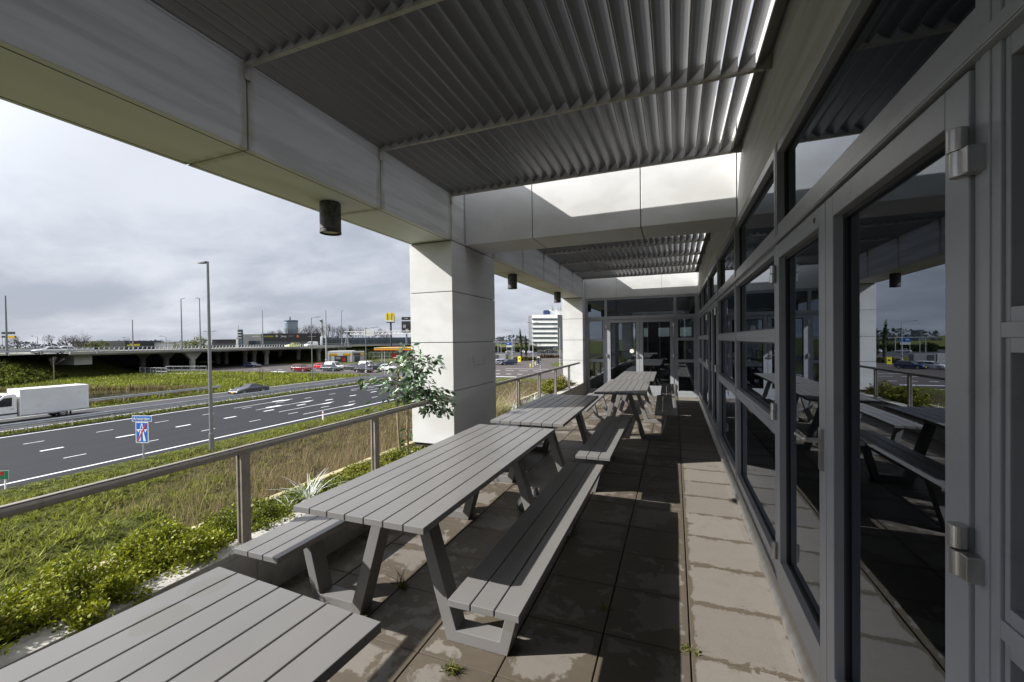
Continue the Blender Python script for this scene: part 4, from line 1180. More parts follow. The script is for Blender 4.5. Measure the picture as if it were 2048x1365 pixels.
# ---------------------------------------------------------------- lamps, signs, masts
LG = 'street lamps along the roads'
def lamp_post(label, x, y, z, h, arm=None, r=.085, mat='mast', banded=False, group=LG, head=(.62, .16, .07)):
    t = thing('street_lamp', label, 'street lamp', (x, y, z), group=group)
    MB().lathe([(r * 1.25, 0), (r * 1.25, 1.1), (r, 1.2), (r * .62, h), (0, h)], (x, y, z), 12).build('pole', MT[mat], t, smooth=False)
    if banded:
        for k in range(5):
            MB().lathe([(r * 1.32, .25 + k * .36), (r * 1.32, .43 + k * .36)], (x, y, z), 12).build('white_band', MT['white'], t)
        MB().lathe([(r * 1.29, .05), (r * 1.29, 2.1)], (x, y, z), 12).build('black_sleeve', MT['black'], t)
    for (a, l, dz) in (arm or []):
        ax, ay = math.cos(a), math.sin(a)
        p0 = (x, y, z + h - .05); p1 = (x + ax * l * .5, y + ay * l * .5, z + h + dz * .6); p2 = (x + ax * l, y + ay * l, z + h + dz)
        MB().path([p0, p1, p2], r * .5, 8).build('arm', MT[mat], t)
        L, Wd, H = head
        m = MB(); c_, s_ = math.cos(a), math.sin(a)
        prof = [(-.06, 0), (L * .3, -H * .6), (L, -H * .2), (L * 1.02, H * .1), (L * .4, H * .7), (-.06, H)]
        vs = []
        for sd in (-1, 1):
            for u, v in prof: vs.append((p2[0] + c_ * u - s_ * sd * Wd / 2, p2[1] + s_ * u + c_ * sd * Wd / 2, p2[2] + v))
        k = len(prof)
        m.add(vs, [tuple(range(k)), tuple(range(2 * k - 1, k - 1, -1))] + [(i, k + i, k + (i + 1) % k, (i + 1) % k) for i in range(k)])
        m.build('lamp_head', MT['dmast'], t)
    return t
AL = math.atan2(-.3612, -.9325); AR = math.atan2(.3612, .9325)       # arms that point left / right in the picture
lamp_post('tall grey street lamp on the verge before the main road, tallest in the view', -25.8, 16.8, GZ + .0, 11.28, [(PI, .10, .02)], .105, 'mast', head=(.66, .2, .07))
lamp_post('street lamp with a short arm standing just behind the tall near lamp, before the flyover', -109.7, 71.2, GZ, 9.6, [(AR, 1.6, .15), (AL, .7, .05)], .16)
lamp_post('street lamp on the meadow in front of the dark dealership', -60.8, 57.4, GZ, 10.95, [(AR, 1.1, .12)], .095)
lamp_post('street lamp with black and white bands at its foot, left of the yellow canopy', -58.8, 69.2, GZ, 9.2, [(AR, 2.2, .3)], .095, banded=True)
lamp_post('thick white mast beside the small filling station shop', -101.9, 101.8, GZ, 16.6, None, .27, 'galv')
lamp_post('thin short pale pole beside the leafy crown of the artificial fig tree', -48.0, 61.3, GZ, 4.8, None, .06, 'galv')
for px, pb, ptop, X, lab, arm in ((14, 704, 592, -108.8, 'lone grey mast on the embankment at the left edge of the view', None), (266, 692, 640, -128, 'grey mast on the flyover in front of the dark building with yellow letters', None), (364, 694, 598, -112.9, 'grey mast on the flyover left of the round green tree', 1),
                                  (401, 694, 597, -112.9, 'grey mast on the flyover in front of the round green tree', 1), (526, 692, 621, -128, 'grey mast on the flyover in front of the pale end of the dealership', None), (684, 688, 622, -112.9, 'thin grey mast on the flyover above the filling station shop', 1)):
    b_ = onx(px, pb, X); t_ = onx(px, ptop, X)
    lamp_post(lab, b_.x, b_.y, .05, t_.z - .05, [(AL if px == 401 else AR, .5, .02)] if arm else None, .15, 'mast', group='masts on the flyover')
for px, py, lab, D_ in ((75, 674, 'small street lamp beyond the flyover, between the road sign and the bare trees', 150), (118, 676, 'small street lamp beyond the flyover, in front of the bare trees', 155), (259, 677, 'small street lamp beyond the flyover, above the dark building with yellow letters', 150), (332, 674, 'small street lamp beyond the flyover, right of the dark building with yellow letters', 150)):
    p = at(px, py, D_)
    lamp_post(lab, p.x, p.y, GZ, p.z - GZ, [(AL, 1.7, .25)], .11, 'mast', group='small lamps beyond the flyover', head=(.9, .3, .12))

def sign_frame(px, py, D_, rz=0.0):
    p = at(px, py, D_)
    return p
def text_mesh(s, size, mat, loc, rx, rz, parent, name='lettering', squash=1.0):
    cu_ = bpy.data.curves.new(name, 'FONT'); cu_.body = s; cu_.size = size; cu_.align_x = 'CENTER'; cu_.align_y = 'CENTER'; cu_.extrude = .004
    to = bpy.data.objects.new(name + '_c', cu_)
    me = bpy.data.meshes.new_from_object(to)
    bpy.data.objects.remove(to)
    Mx = Matrix.Translation(Vector(loc) - (origin(parent) if parent else Vector())) @ Matrix.Rotation(rz, 4, 'Z') @ Matrix.Rotation(PI / 2, 4, 'X') @ Matrix.Diagonal((squash, 1, 1, 1))
    me.transform(Mx); me.materials.append(mat)
    o = bpy.data.objects.new(name, me); COL.objects.link(o); o.parent = parent
    return o
def plate(poly, loc, rz, th, name, mat, parent):
    """flat outline (u across, v up) facing -y, turned by rz"""
    m = MB(); c_, s_ = math.cos(rz), math.sin(rz); k = len(poly); vs = []
    for w_ in (0, th):
        for u, v in poly: vs.append((loc[0] + c_ * u - s_ * w_, loc[1] + s_ * u + c_ * w_, loc[2] + v))
    m.add(vs, [tuple(range(k)), tuple(range(2 * k - 1, k - 1, -1))] + [(i, k + i, k + (i + 1) % k, (i + 1) % k) for i in range(k)])
    return m.build(name, mat, parent)
def rect(a, b, c, d): return [(a, c), (b, c), (b, d), (a, d)]

# end of motorway sign
sx, sy_ = -27.9, 14.4
RZ = math.radians(14)
ms = thing('road_sign', 'blue end of motorway sign with a red stripe and a town name plate above', 'road sign', (sx, sy_, GZ))
MB().lathe([(.042, 0), (.042, 2.42), (0, 2.42)], (sx, sy_ + .06, GZ), 12).build('pole', MT['galv'], ms)
B0 = (sx, sy_, GZ + .97)
pl = plate(rect(-.40, .40, 0, 1.16), B0, RZ, .02, 'motorway_plate', MT['white'], ms)
def over(k): c_, s_ = math.cos(RZ), math.sin(RZ); return (B0[0] + s_ * k, B0[1] - c_ * k, B0[2])
def pane_of(poly, k, mat, nm): return plate(poly, over(k), RZ, .003, nm, mat, pl)
pane_of(rect(-.36, .36, .04, 1.12), .004, MT['blue'], 'blue_field')
pane_of([(-.245, .10), (-.085, .10), (-.035, .66), (-.105, .66)], .008, MT['white'], 'road_symbol')
pane_of([(.085, .10), (.245, .10), (.105, .66), (.035, .66)], .008, MT['white'], 'road_symbol')
pane_of([(-.33, .70), (.33, .70), (.33, .76), (-.33, .76)], .008, MT['white'], 'bridge_symbol')
pane_of(rect(-.26, -.19, .60, .70), .008, MT['white'], 'bridge_symbol'); pane_of(rect(.19, .26, .60, .70), .008, MT['white'], 'bridge_symbol')
pane_of([(-.11, .79), (-.06, .79), (.0, 1.04), (.06, .79), (.11, .79), (.03, 1.09), (-.03, 1.09)], .008, MT['white'], 'road_symbol')
pane_of([(-.34, .06), (-.25, .06), (.34, 1.08), (.25, 1.08)], .013, MT['red'], 'red_stripe')
B0 = (sx, sy_, GZ + 2.16)
pl = plate(rect(-.62, .62, 0, .34), B0, RZ, .02, 'town_plate', MT['white'], ms)
pane_of(rect(-.59, .59, .03, .31), .004, MT['blue'], 'blue_field')
c_, s_ = math.cos(RZ), math.sin(RZ)
text_mesh('Amsterdam', .26, MT['white'], (B0[0] + s_ * .010, B0[1] - c_ * .010, B0[2] + .165), 0, RZ, pl, squash=.86)

# hectometre sign at the left edge, white delineator post
hs = thing('marker_sign', 'small green marker sign on a white post at the left edge of the verge', 'road sign', (-28.3, 9.35, GZ))
MB().box(-28.33, -28.27, 9.33, 9.37, GZ, GZ + .8).build('post', MT['white'], hs)
pl = plate(rect(-.16, .16, 0, .40), (-28.3, 9.32, GZ + .46), math.radians(35), .012, 'plate', MT['white'], hs)
plate(rect(-.15, .15, .01, .39), (-28.3 + .004, 9.32 - .005, GZ + .46), math.radians(35), .003, 'green_field', MT['green'], pl)
plate(rect(-.14, .0, .20, .36), (-28.3 + .008, 9.32 - .009, GZ + .46), math.radians(35), .003, 'red_field', MT['red'], pl)
dp = thing('delineator_post', 'white delineator post with a red reflector on the verge beside the main road', 'post', (-27.0, 26.5, GZ))
MB().prism([(-27.06, 26.46), (-26.94, 26.46), (-26.96, 26.54), (-27.04, 26.54)], 'z', GZ, GZ + .80).build('post', MT['white'], dp, bevel=.01)
MB().box(-27.03, -26.97, 26.452, 26.458, GZ + .58, GZ + .70).build('reflector', MT['red'], dp)

# stack of road signs beyond the left mast
p = at(16, 690, 165)
rs = thing('road_sign', 'dark and yellow direction boards on thin legs beyond the embankment at the left edge', 'road sign', (p.x, p.y, GZ))
for (u0, u1, y0, y1, mt, nm) in ((3, 30, 664, 669, 'board', 'upper_board'), (3, 12, 672, 676, 'board', 'lower_board'), (16, 29, 672, 677, 'yellow', 'yellow_board'), (29, 31.5, 672, 677, 'board', 'lower_board')):
    a = at(u0, y1, 165); b = at(u1, y0, 165); d = at(u1, y1, 165)
    m = MB(); n_ = Vector((-fwd.x, -fwd.y, 0)) * .08
    m.add([a, d, b, (a.x, a.y, b.z)] + [Vector(q) - n_ for q in (a, d, b, (a.x, a.y, b.z))], [(0, 1, 2, 3), (7, 6, 5, 4), (0, 4, 5, 1), (1, 5, 6, 2), (2, 6, 7, 3), (3, 7, 4, 0)])
    m.build(nm, MT[mt], rs)
for u in (5, 10, 18, 21, 24, 27):
    a = at(u, 676, 165.1); MB().tube((a.x, a.y, GZ), (a.x, a.y, a.z), .07, n=6).build('leg', MT['galv'], rs)
# ================================================================ vehicles
def loft(m, a, b):
    """two outlines with the same number of points"""
    k = len(a)
    return m.add(list(a) + list(b), [tuple(range(k - 1, -1, -1)), tuple(range(k, 2 * k))] + [(i, (i + 1) % k, k + (i + 1) % k, k + i) for i in range(k)])
def wheel(t, x, y, r, wd=.20):
    w_ = MB().lathe([(.0, -wd / 2), (r * .86, -wd / 2), (r, -wd * .32), (r, wd * .32), (r * .86, wd / 2), (.0, wd / 2)], (x, y, r), 20, 'y').build('wheel', MT['tyre'], t, local=True, smooth=False)
    m = MB(); s = 1 if y > 0 else -1
    m.lathe([(.0, s * (wd / 2 + .004)), (r * .24, s * (wd / 2 + .012)), (r * .3, s * (wd / 2 + .004))], (x, y, r), 14, 'y')
    for k in range(5):
        a = 2 * PI * k / 5; c, s_ = math.cos(a), math.sin(a)
        m.add([(x + c * r * .15 - s_ * .05, y + s * (wd / 2 + .006), r + s_ * r * .15 + c * .05), (x + c * r * .15 + s_ * .05, y + s * (wd / 2 + .006), r + s_ * r * .15 - c * .05), (x + c * r * .66 + s_ * .035, y + s * (wd / 2 + .006), r + s_ * r * .66 - c * .035), (x + c * r * .66 - s_ * .035, y + s * (wd / 2 + .006), r + s_ * r * .66 + c * .035)], [(0, 1, 2, 3)])
    ring = []
    m.lathe([(r * .62, s * (wd / 2 + .003)), (r * .70, s * (wd / 2 + .010)), (r * .72, s * (wd / 2 + .003))], (x, y, r), 20, 'y')
    m.build('rim', MT['rim'], w_, local=True)
PAINT = {}
def paint(col):
    if col not in PAINT: PAINT[col] = M('car_paint', col, .24, .0, .03, 2, spec=.7)
    return PAINT[col]
KIND = {   # length, width, height, belt, hood z, [greenhouse base x0,x1, roof x0,x1] measured from the nose (+x)
    'hatch': (3.95, 1.72, 1.46, .92, .86, (-1.90, .98, -1.45, .10)),
    'small': (3.55, 1.64, 1.49, .95, .90, (-1.72, .86, -1.30, .10)),
    'sedan': (4.70, 1.82, 1.44, .92, .88, (-1.75, 1.00, -1.00, .20)),
    'estate': (4.65, 1.82, 1.48, .93, .89, (-2.20, 1.05, -1.95, .25)),
    'suv': (4.45, 1.85, 1.66, 1.06, 1.02, (-2.10, .98, -1.80, .30)),
    'van': (4.60, 1.86, 1.92, 1.06, 1.04, (-2.22, 1.35, -2.15, .55)),
    'pickup': (5.20, 1.88, 1.80, 1.10, 1.08, (-.70, 1.20, -.45, .45)),
}
def car(label, x, y, rz, kind, col, z=GZ, name='parked_car', group='cars in the street', glass_only=False, cat='car'):
    L, Wd, H, belt, hood, (g0, g1, r0, r1) = KIND[kind]
    t = thing(name, label, cat, (x, y, z), rz, group)
    h = L / 2; w2 = Wd / 2; wr = .315 if kind not in ('suv', 'pickup', 'van') else .35
    xf, xr = h - .86, -h + .80
    def arch(cx): return [(cx + (wr + .055) * math.cos(a), .26 + (wr + .055) * math.sin(a) * 1.05) for a in np.linspace(0, PI, 7)]
    prof = [(h, .42), (h - .02, .58), (h - .14, hood - .12), (h - .42, hood - .03), (g1 + .05, hood + .05), (g1 - .1, belt)]
    prof += [(g0, belt), (-h + .12, belt - .02), (-h + .02, belt - .16), (-h, .44), (-h + .12, .26)]
    prof += [p for p in reversed(arch(xr))] + [p for p in reversed(arch(xf))] + [(h - .15, .24)]
    # body with rounded shoulders: three slices
    k = len(prof); m = MB(); vs = []
    for yy, f in ((-w2 + .0, .0), (-w2 + .07, 1.0), (w2 - .07, 1.0), (w2, .0)):
        for u, v in prof:
            vv = v - (.07 if (f == 0 and v > belt - .2) else 0); uu = u * (1 - (.014 if f == 0 else 0))
            vs.append((uu, yy, vv))
    fs = [tuple(range(k - 1, -1, -1)), tuple(range(3 * k, 4 * k))]
    for s in range(3):
        fs += [(s * k + i, s * k + (i + 1) % k, (s + 1) * k + (i + 1) % k, (s + 1) * k + i) for i in range(k)]
    m.add(vs, fs)
    m.build('body', paint(col), t, local=True, bevel=.02)
    MB().box(-h + .3, h - .3, -w2 + .12, w2 - .12, .2, .45).build('underbody', MT['black'], t, local=True)
    a, b = w2 - .06, w2 - .24
    zt = H - .055
    base = [(g0, -a, belt - .01), (g1, -a + .08, belt - .01), (g1, a - .08, belt - .01), (g0, a, belt - .01)]
    top = [(r0, -b, zt), (r1, -b, zt), (r1, b, zt), (r0, b, zt)]
    loft(MB(), base, top).build('windows', MT['cglass'], t, local=True, bevel=.015)
    m = MB(); loft(m, [(r0 - .04, -b - .02, zt - .015), (r1 + .04, -b - .02, zt - .015), (r1 + .04, b + .02, zt - .015), (r0 - .04, b + .02, zt - .015)], [(r0 + .1, -b + .1, H), (r1 - .12, -b + .1, H), (r1 - .12, b - .1, H), (r0 + .1, b - .1, H)])
    def pillar(u0, u1, w_):          # along the side between base and roof
        for s in (-1, 1):
            p0 = Vector((u0, s * (a + .004), belt - .02)); p1 = Vector((u1, s * (b + .004), zt))
            m.add([p0 + Vector((-w_, 0, 0)), p0 + Vector((w_, 0, 0)), p1 + Vector((w_, 0, 0)), p1 + Vector((-w_, 0, 0)), p0 + Vector((-w_, -s * .05, 0)), p0 + Vector((w_, -s * .05, 0)), p1 + Vector((w_, -s * .05, 0)), p1 + Vector((-w_, -s * .05, 0))],
                  [(0, 1, 2, 3), (7, 6, 5, 4), (0, 4, 5, 1), (1, 5, 6, 2), (2, 6, 7, 3), (3, 7, 4, 0)])
    pillar(g1 - .02, r1, .035); pillar(g0 + .07, r0 + .04, .09); pillar((g0 + g1) / 2 - .05, (r0 + r1) / 2 - .02, .03)
    if kind == 'van':                # closed load bay
        for s in (-1, 1):
            m.add([(g0, s * (a + .006), belt - .02), (.1, s * (a + .006), belt - .02), (.0, s * (b + .008), zt), (r0, s * (b + .008), zt)], [(0, 1, 2, 3)])
    m.build('roof', paint(col), t, local=True)
    for s in (-1, 1):
        MB().add([(h - .05, s * (w2 - .42), .60), (h - .01, s * (w2 - .44), .72), (h - .16, s * (w2 - .06), .76), (h - .12, s * (w2 - .03), .62), (h - .3, s * (w2 - .03), .74)], [(0, 1, 2, 3), (3, 2, 4)]).build('headlight', MT['white'], t, local=True)
        MB().box(-h - .012, -h + .06, s * (w2 - .30), s * (w2 - .06), .66, .80).build('tail_light', MT['red'], t, local=True)
        for xx in (xf, xr): wheel(t, xx, s * (w2 - .10), wr)
        MB().box(g1 - .32, g1 - .18, s * (w2 - .01), s * (w2 + .12), belt, belt + .12).build('mirror', paint(col), t, local=True, bevel=.02)
    MB().box(h - .005, h + .012, -.26, .26, .40, .51).build('number_plate', MT['yellow'], t, local=True)
    if kind == 'pickup':
        MB().box(-h + .15, g0 - .1, -w2 + .16, w2 - .16, belt - .3, belt + .005).build('load_bed', MT['black'], t, local=True)
    return t

BLK, DGR, SIL, WHT, REDC, BLU = (.012, .012, .014), (.045, .05, .058), (.40, .41, .43), (.74, .75, .75), (.30, .018, .02), (.015, .03, .10)
car('dark blue saloon car waiting alone in the shade under the flyover', -106.9, 80.7, .1, 'sedan', (.02, .03, .075))
car('dark red off road car crossing on its own in front of the flyover', -79.1, 71.6, .03, 'suv', (.16, .012, .018))
car('small bright red car behind the white van in the row of waiting cars', -81.0, 79.4, .05, 'small', (.55, .02, .025))
car('dark grey blue estate car in front of the white van in the waiting row', -72.8, 74.0, .0, 'estate', (.03, .045, .06))
car('white delivery van behind the dark grey blue estate car', -75.3, 77.6, .03, 'van', WHT, cat='van')
car('dark grey saloon car in the middle of the waiting row before the filling station shop', -70.6, 79.0, .0, 'sedan', (.05, .055, .06))
car('dark saloon car half hidden behind the dark grey one in the waiting row', -68.8, 80.9, .05, 'sedan', DGR)
car('black hatchback in front of the banded street lamp', -61.8, 72.0, -.03, 'hatch', BLK)
car('white delivery van behind the black hatchback near the banded street lamp', -68.5, 81.4, .0, 'van', WHT, cat='van')
car('dark pickup truck beside the right hand white van', -64.2, 80.6, .0, 'pickup', (.02, .022, .026), cat='pickup')
car('white compact car to the left of the crown of the artificial fig tree', -60.0, 77.9, .05, 'small', WHT)
car('dark grey car on the main road behind the leaves of the artificial fig', -42.5, 60.5, -PI / 2, 'hatch', (.06, .065, .07))
car('white estate car coming out of the side road, left of the dark blue one', -44.0, 102.6, -2.3, 'estate', (.55, .56, .58))
car('dark blue car coming out of the side road, next to the banded lamp post', -41.0, 102.8, -2.3, 'estate', (.02, .035, .09))
car('silver car parked at the left end of the office parking lot', -77, 196, .5, 'sedan', SIL, z=GZ + .012)
car('white car parked in the office parking lot behind the yellow box', -69.5, 198, .5, 'hatch', WHT, z=GZ + .012)
car('white estate car parked nearest the traffic mast in the office parking lot', -66.5, 194, .4, 'estate', WHT, z=GZ + .012)
car('dark green car parked at the right end of the office parking lot', -58.5, 192, .3, 'estate', (.02, .035, .03), z=GZ + .012)
car('black car parked behind the dark green one in the office parking lot', -57.5, 199, .4, 'suv', BLK, z=GZ + .012)
car('grey car parked farthest right in the office parking lot', -54.8, 196, .4, 'suv', DGR, z=GZ + .012)
fg = 'cars on the raised road'
p = onx(98, 697, -114.5); car('white saloon car driving on the raised road above the embankment, the larger one', p.x, p.y, -PI / 2, 'sedan', WHT, .045, 'driving_car', fg)
p = onx(124, 697, -122); car('small white car driving behind the white saloon on the raised road', p.x, p.y, -PI / 2, 'hatch', WHT, .045, 'driving_car', fg)
car('lemon yellow estate car driving on the flyover', -115.5, 101.5, -PI / 2, 'estate', (.62, .66, .08), .11, 'driving_car', fg)
car('white van driving on the flyover in front of the dealership', -120, 113.0, -PI / 2, 'van', WHT, .11, 'driving_car', fg, cat='van')

# the sports car on the slip road
t = thing('sports_car', 'dark grey sports car with a black soft top driving on the slip road', 'car', (-51.2, 38.2, GZ + .01), -PI / 2)
L, w2 = 4.5, .93; h = L / 2; gp = paint((.045, .048, .06))
prof = [(2.25, .30), (2.24, .50), (2.10, .62), (1.70, .74), (1.25, .82), (.72, .90), (.5, .90), (-1.3, .93), (-1.75, .90), (-2.12, .78), (-2.22, .58), (-2.18, .34), (-2.0, .22)]
for cx in (-1.22, 1.30): prof += [(cx + .385 * math.cos(a), .25 + .40 * math.sin(a)) for a in np.linspace(PI, 0, 9)] if False else []
low = [(-2.0, .22)] + [(-1.24 + .39 * math.cos(a), .24 + .42 * math.sin(a)) for a in np.linspace(PI, 0, 9)] + [(1.32 + .38 * math.cos(a), .24 + .41 * math.sin(a)) for a in np.linspace(PI, 0, 9)] + [(2.1, .20)]
prof = prof[:-1] + low
k = len(prof); m = MB(); vs = []
for yy, dz, sc_ in ((-w2, -.10, .975), (-w2 + .10, -.01, .995), (-w2 + .30, .0, 1.0), (w2 - .30, .0, 1.0), (w2 - .10, -.01, .995), (w2, -.10, .975)):
    for u, v in prof: vs.append((u * sc_, yy, v + (dz if v > .6 else 0)))
fs = [tuple(range(k - 1, -1, -1)), tuple(range(5 * k, 6 * k))]
for s in range(5): fs += [(s * k + i, s * k + (i + 1) % k, (s + 1) * k + (i + 1) % k, (s + 1) * k + i) for i in range(k)]
m.add(vs, fs); m.build('body', gp, t, local=True, bevel=.03)
loft(MB(), [(-1.25, -.78, .88), (.72, -.74, .86), (.72, .74, .86), (-1.25, .78, .88)], [(-.62, -.55, 1.25), (.02, -.54, 1.27), (.02, .54, 1.27), (-.62, .55, 1.25)]).build('windows', MT['cglass'], t, local=True, bevel=.03)
loft(MB(), [(-1.55, -.70, .90), (-.60, -.585, 1.24), (.06, -.57, 1.255), (.06, .57, 1.255), (-.60, .585, 1.24), (-1.55, .70, .90)], [(-1.25, -.6, .98), (-.60, -.45, 1.285), (-.02, -.43, 1.30), (-.02, .43, 1.30), (-.60, .45, 1.285), (-1.25, .6, .98)]).build('soft_top', MT['black'], t, local=True, bevel=.01)
for s in (-1, 1):
    MB().lathe([(.0, -.02), (.14, -.02), (.13, .03), (.06, .055), (.0, .06)], (1.93, s * .66, .69), 16).build('headlight', MT['white'], t, local=True, smooth=True)
    MB().box(.42, .58, s * .90, s * 1.03, .90, 1.01).build('mirror', gp, t, local=True, bevel=.03)
    wheel(t, 1.32, s * .80, .335, .24); wheel(t, -1.24, s * .80, .345, .28)
MB().box(-2.19, -2.14, -.75, .75, .60, .66).build('tail_light', MT['red'], t, local=True)
MB().box(2.235, 2.262, -.26, .26, .34, .45).build('number_plate', MT['yellow'], t, local=True)

# the box truck, cab to the left
XS = -52.2
yr = onx(177, 800, XS).y; yf = onx(40, 800, XS).y
zt = onx(177, 769, XS).z; zb = onx(177, 817, XS).z
t = thing('box_truck', 'white box truck on the slip road, its cab cut by the left edge', 'truck', (XS - 1.05, (yr + yf) / 2, GZ))
m = MB().box(XS - 2.15, XS, yf, yr, zb, zt); cargo = m.build('cargo_box', MT['whitebox'], t, bevel=.03)
for y_ in (yr - .03, yf + .03): MB().box(XS - 2.17, XS + .012, y_ - .042, y_ + .042, zb - .02, zt + .012).build('corner_trim', MT['white'], cargo, bevel=.01)
MB().box(XS - .004, XS + .014, yf, yr, zb - .02, zb + .10).build('lower_rail', MT['galv'], cargo)
MB().box(XS - 1.6, XS - .6, yf - 1.8, yr, GZ + .55, zb).build('chassis', MT['black'], t)
MB().box(XS - .2, XS - .1, yf + .9, yr - 2.2, GZ + .42, GZ + .72).box(XS - .9, XS - .15, yr - .7, yr + .03, GZ + .50, GZ + .62).build('side_guard', MT['galv'], t)
yc = yf - .12
cp = [(yc, GZ + .42), (yc, GZ + 2.36), (yc - .25, GZ + 2.46), (yc - .75, GZ + 2.38), (yc - 1.45, GZ + 1.62), (yc - 2.05, GZ + 1.42), (yc - 2.25, GZ + 1.05), (yc - 2.28, GZ + .42)]
cab = MB().prism(cp, 'x', XS - 1.98, XS - .12).build('cab', MT['white'], t, bevel=.08, seg=3)
MB().prism([(yc - .32, GZ + 1.42), (yc - .30, GZ + 2.16), (yc - .78, GZ + 2.14), (yc - 1.36, GZ + 1.62), (yc - 1.40, GZ + 1.42)], 'x', XS - .135, XS - .10).build('side_window', MT['cglass'], cab, bevel=.01)
MB().prism([(yc - .80, GZ + 2.36), (yc - 1.45, GZ + 1.66), (yc - 1.47, GZ + 1.69), (yc - .82, GZ + 2.40)], 'x', XS - 1.85, XS - .25).build('windscreen', MT['cglass'], cab)
MB().box(XS - .125, XS - .10, yc - 2.1, yc - .02, GZ + .72, GZ + .84).build('black_trim', MT['black'], cab)
MB().box(XS - .10, XS + .06, yc - 1.34, yc - 1.22, GZ + 1.45, GZ + 1.80).build('mirror', MT['black'], cab, bevel=.02)
MB().box(XS - .118, XS - .095, yc - .42, yc - .22, GZ + 1.18, GZ + 1.21).build('door_handle', MT['black'], cab)
for yy in (yr - 1.75, yc - 1.35):
    for xx in (XS - .26, XS - 1.86):
        w_ = MB().lathe([(.0, -.13), (.30, -.13), (.355, -.10), (.36, .0), (.355, .10), (.30, .13), (.0, .13)], (xx, yy, GZ + .36), 24, 'x').build('wheel', MT['tyre'], t)
        MB().lathe([(.0, .132), (.08, .150), (.12, .138), (.19, .134), (.21, .150), (.22, .132)], (xx, yy, GZ + .36), 24, 'x').build('rim', MT['rim'], w_)
MB().box(XS - .3, XS - .02, yr - 1.25, yr - 1.22, GZ + .12, GZ + .55).build('mud_flap', MT['black'], t)

# ================================================================ buildings and signs beyond the flyover
def slab(px0, px1, py0, depth, thick, name, mat, parent, depth1=None, zb_=GZ):
    """upright block whose front runs from px0 to px1, top at py0 on its left end"""
    depth1 = depth1 or depth
    a, b = at(px0, py0, depth), at(px1, py0, depth1)
    d = Vector((b.x - a.x, b.y - a.y, 0)).normalized(); nn = Vector((-d.y, d.x, 0))
    m = MB()
    q = [(a.x, a.y), (b.x, b.y), (b.x + nn.x * thick, b.y + nn.y * thick), (a.x + nn.x * thick, a.y + nn.y * thick)]
    m.prism(q, 'z', zb_, a.z)
    return m.build(name, mat, parent), a, b, d, nn
def face_quad(px0, px1, py0, py1, depth, depth1, px_a, px_b, off, name, mat, parent):
    """a shallow panel on the front of a block that runs px_a..px_b at depth..depth1"""
    A, B_ = at(px_a, 690, depth), at(px_b, 690, depth1)
    d = Vector((B_.x - A.x, B_.y - A.y, 0)).normalized(); nn = Vector((-d.y, d.x, 0))
    def hit(px, py):
        r = ray(px, py); o = A - nn * off
        tt = (o - CAM).dot(nn) / r.dot(nn); return CAM + r * tt
    a, b, c, e = hit(px0, py1), hit(px1, py1), hit(px1, py0), hit(px0, py0)
    m = MB(); w_ = nn * off * .98
    m.add([a, b, c, e, a + w_, b + w_, c + w_, e + w_], [(0, 1, 2, 3), (7, 6, 5, 4), (0, 4, 5, 1), (1, 5, 6, 2), (2, 6, 7, 3), (3, 7, 4, 0)])
    return m.build(name, mat, parent)

def base_at(px, depth): q = at(px, 690, depth); return (q.x, q.y, GZ)
b1 = thing('dealership_building', 'long dealership building, pale at its left end and dark with small logos elsewhere', 'building', base_at(560, 185))
slab(485, 523, 669, 178, 22, 'pale_wing', MT['blgrey'], b1, 180)
slab(523, 642, 667.5, 180, 30, 'wall', MT['bldark'], b1, 190)
FQ = lambda a, b_, c, d_, o, n_, mt: face_quad(a, b_, c, d_, 180, 190, 523, 642, o, n_, mt, b1)
FQ(523.5, 641, 683, 690, .12, 'window', MT['bandglass'])
face_quad(497, 521, 682, 691, 178, 180, 485, 523, .12, 'window', MT['bandglass'], b1)
face_quad(504, 519, 673, 674.2, 178, 180, 485, 523, .1, 'lettering', MT['white'], b1)
yo = M('dull_yellow_lettering', (.24, .20, .02), .5)
FQ(528, 532, 672.4, 674.2, .1, 'emblem', MT['blgrey']); FQ(532.5, 547, 671.6, 675, .1, 'yellow_lettering', yo)
def disc(px, py, r, mat, nm, parent, depth, depth1, pa, pb, off=.15):
    A, B_ = at(pa, 690, depth), at(pb, 690, depth1); d = Vector((B_.x - A.x, B_.y - A.y, 0)).normalized(); nn = Vector((-d.y, d.x, 0))
    rr_ = ray(px, py); c = CAM + rr_ * ((A - nn * off - CAM).dot(nn) / rr_.dot(nn))
    m = MB(); k = 18
    vs = [c + d * (r * math.cos(2 * PI * i / k)) + Vector((0, 0, r * math.sin(2 * PI * i / k))) for i in range(k)]
    m.add(vs + [v + nn * (off * .95) for v in vs], [tuple(range(k)), tuple(range(2 * k - 1, k - 1, -1))] + [(i, k + i, k + (i + 1) % k, (i + 1) % k) for i in range(k)])
    return m.build(nm, mat, parent)
disc(553.5, 672.6, .55, MT['blgrey'], 'round_emblem', b1, 180, 190, 523, 642)
disc(595.5, 673, .62, M('copper_emblem', (.42, .17, .06), .5), 'round_emblem', b1, 180, 190, 523, 642)
A_, B_ = at(523, 690, 180), at(642, 690, 190); dd = (B_ - A_); rzb = math.atan2(dd.y, dd.x); nn_ = Vector((-math.sin(rzb), math.cos(rzb), 0))
def facetext(s, px, py, size, mat, parent):
    r_ = ray(px, py); c = CAM + r_ * ((A_ - nn_ * .14 - CAM).dot(nn_) / r_.dot(nn_))
    text_mesh(s, size, mat, c, 0, rzb, parent)
facetext('Jeep', 567.5, 673, 1.25, MT['blwhite'], b1); facetext('FIAT', 582.5, 673, .95, MT['blgrey'], b1)
FQ(616, 632, 673, 674, .1, 'lettering', yo if False else MT['blgrey'])
for q in ((575, 577), (641, 646)):
    p0 = at(q[0], 680, 150); p1 = at(q[1], 690, 150)
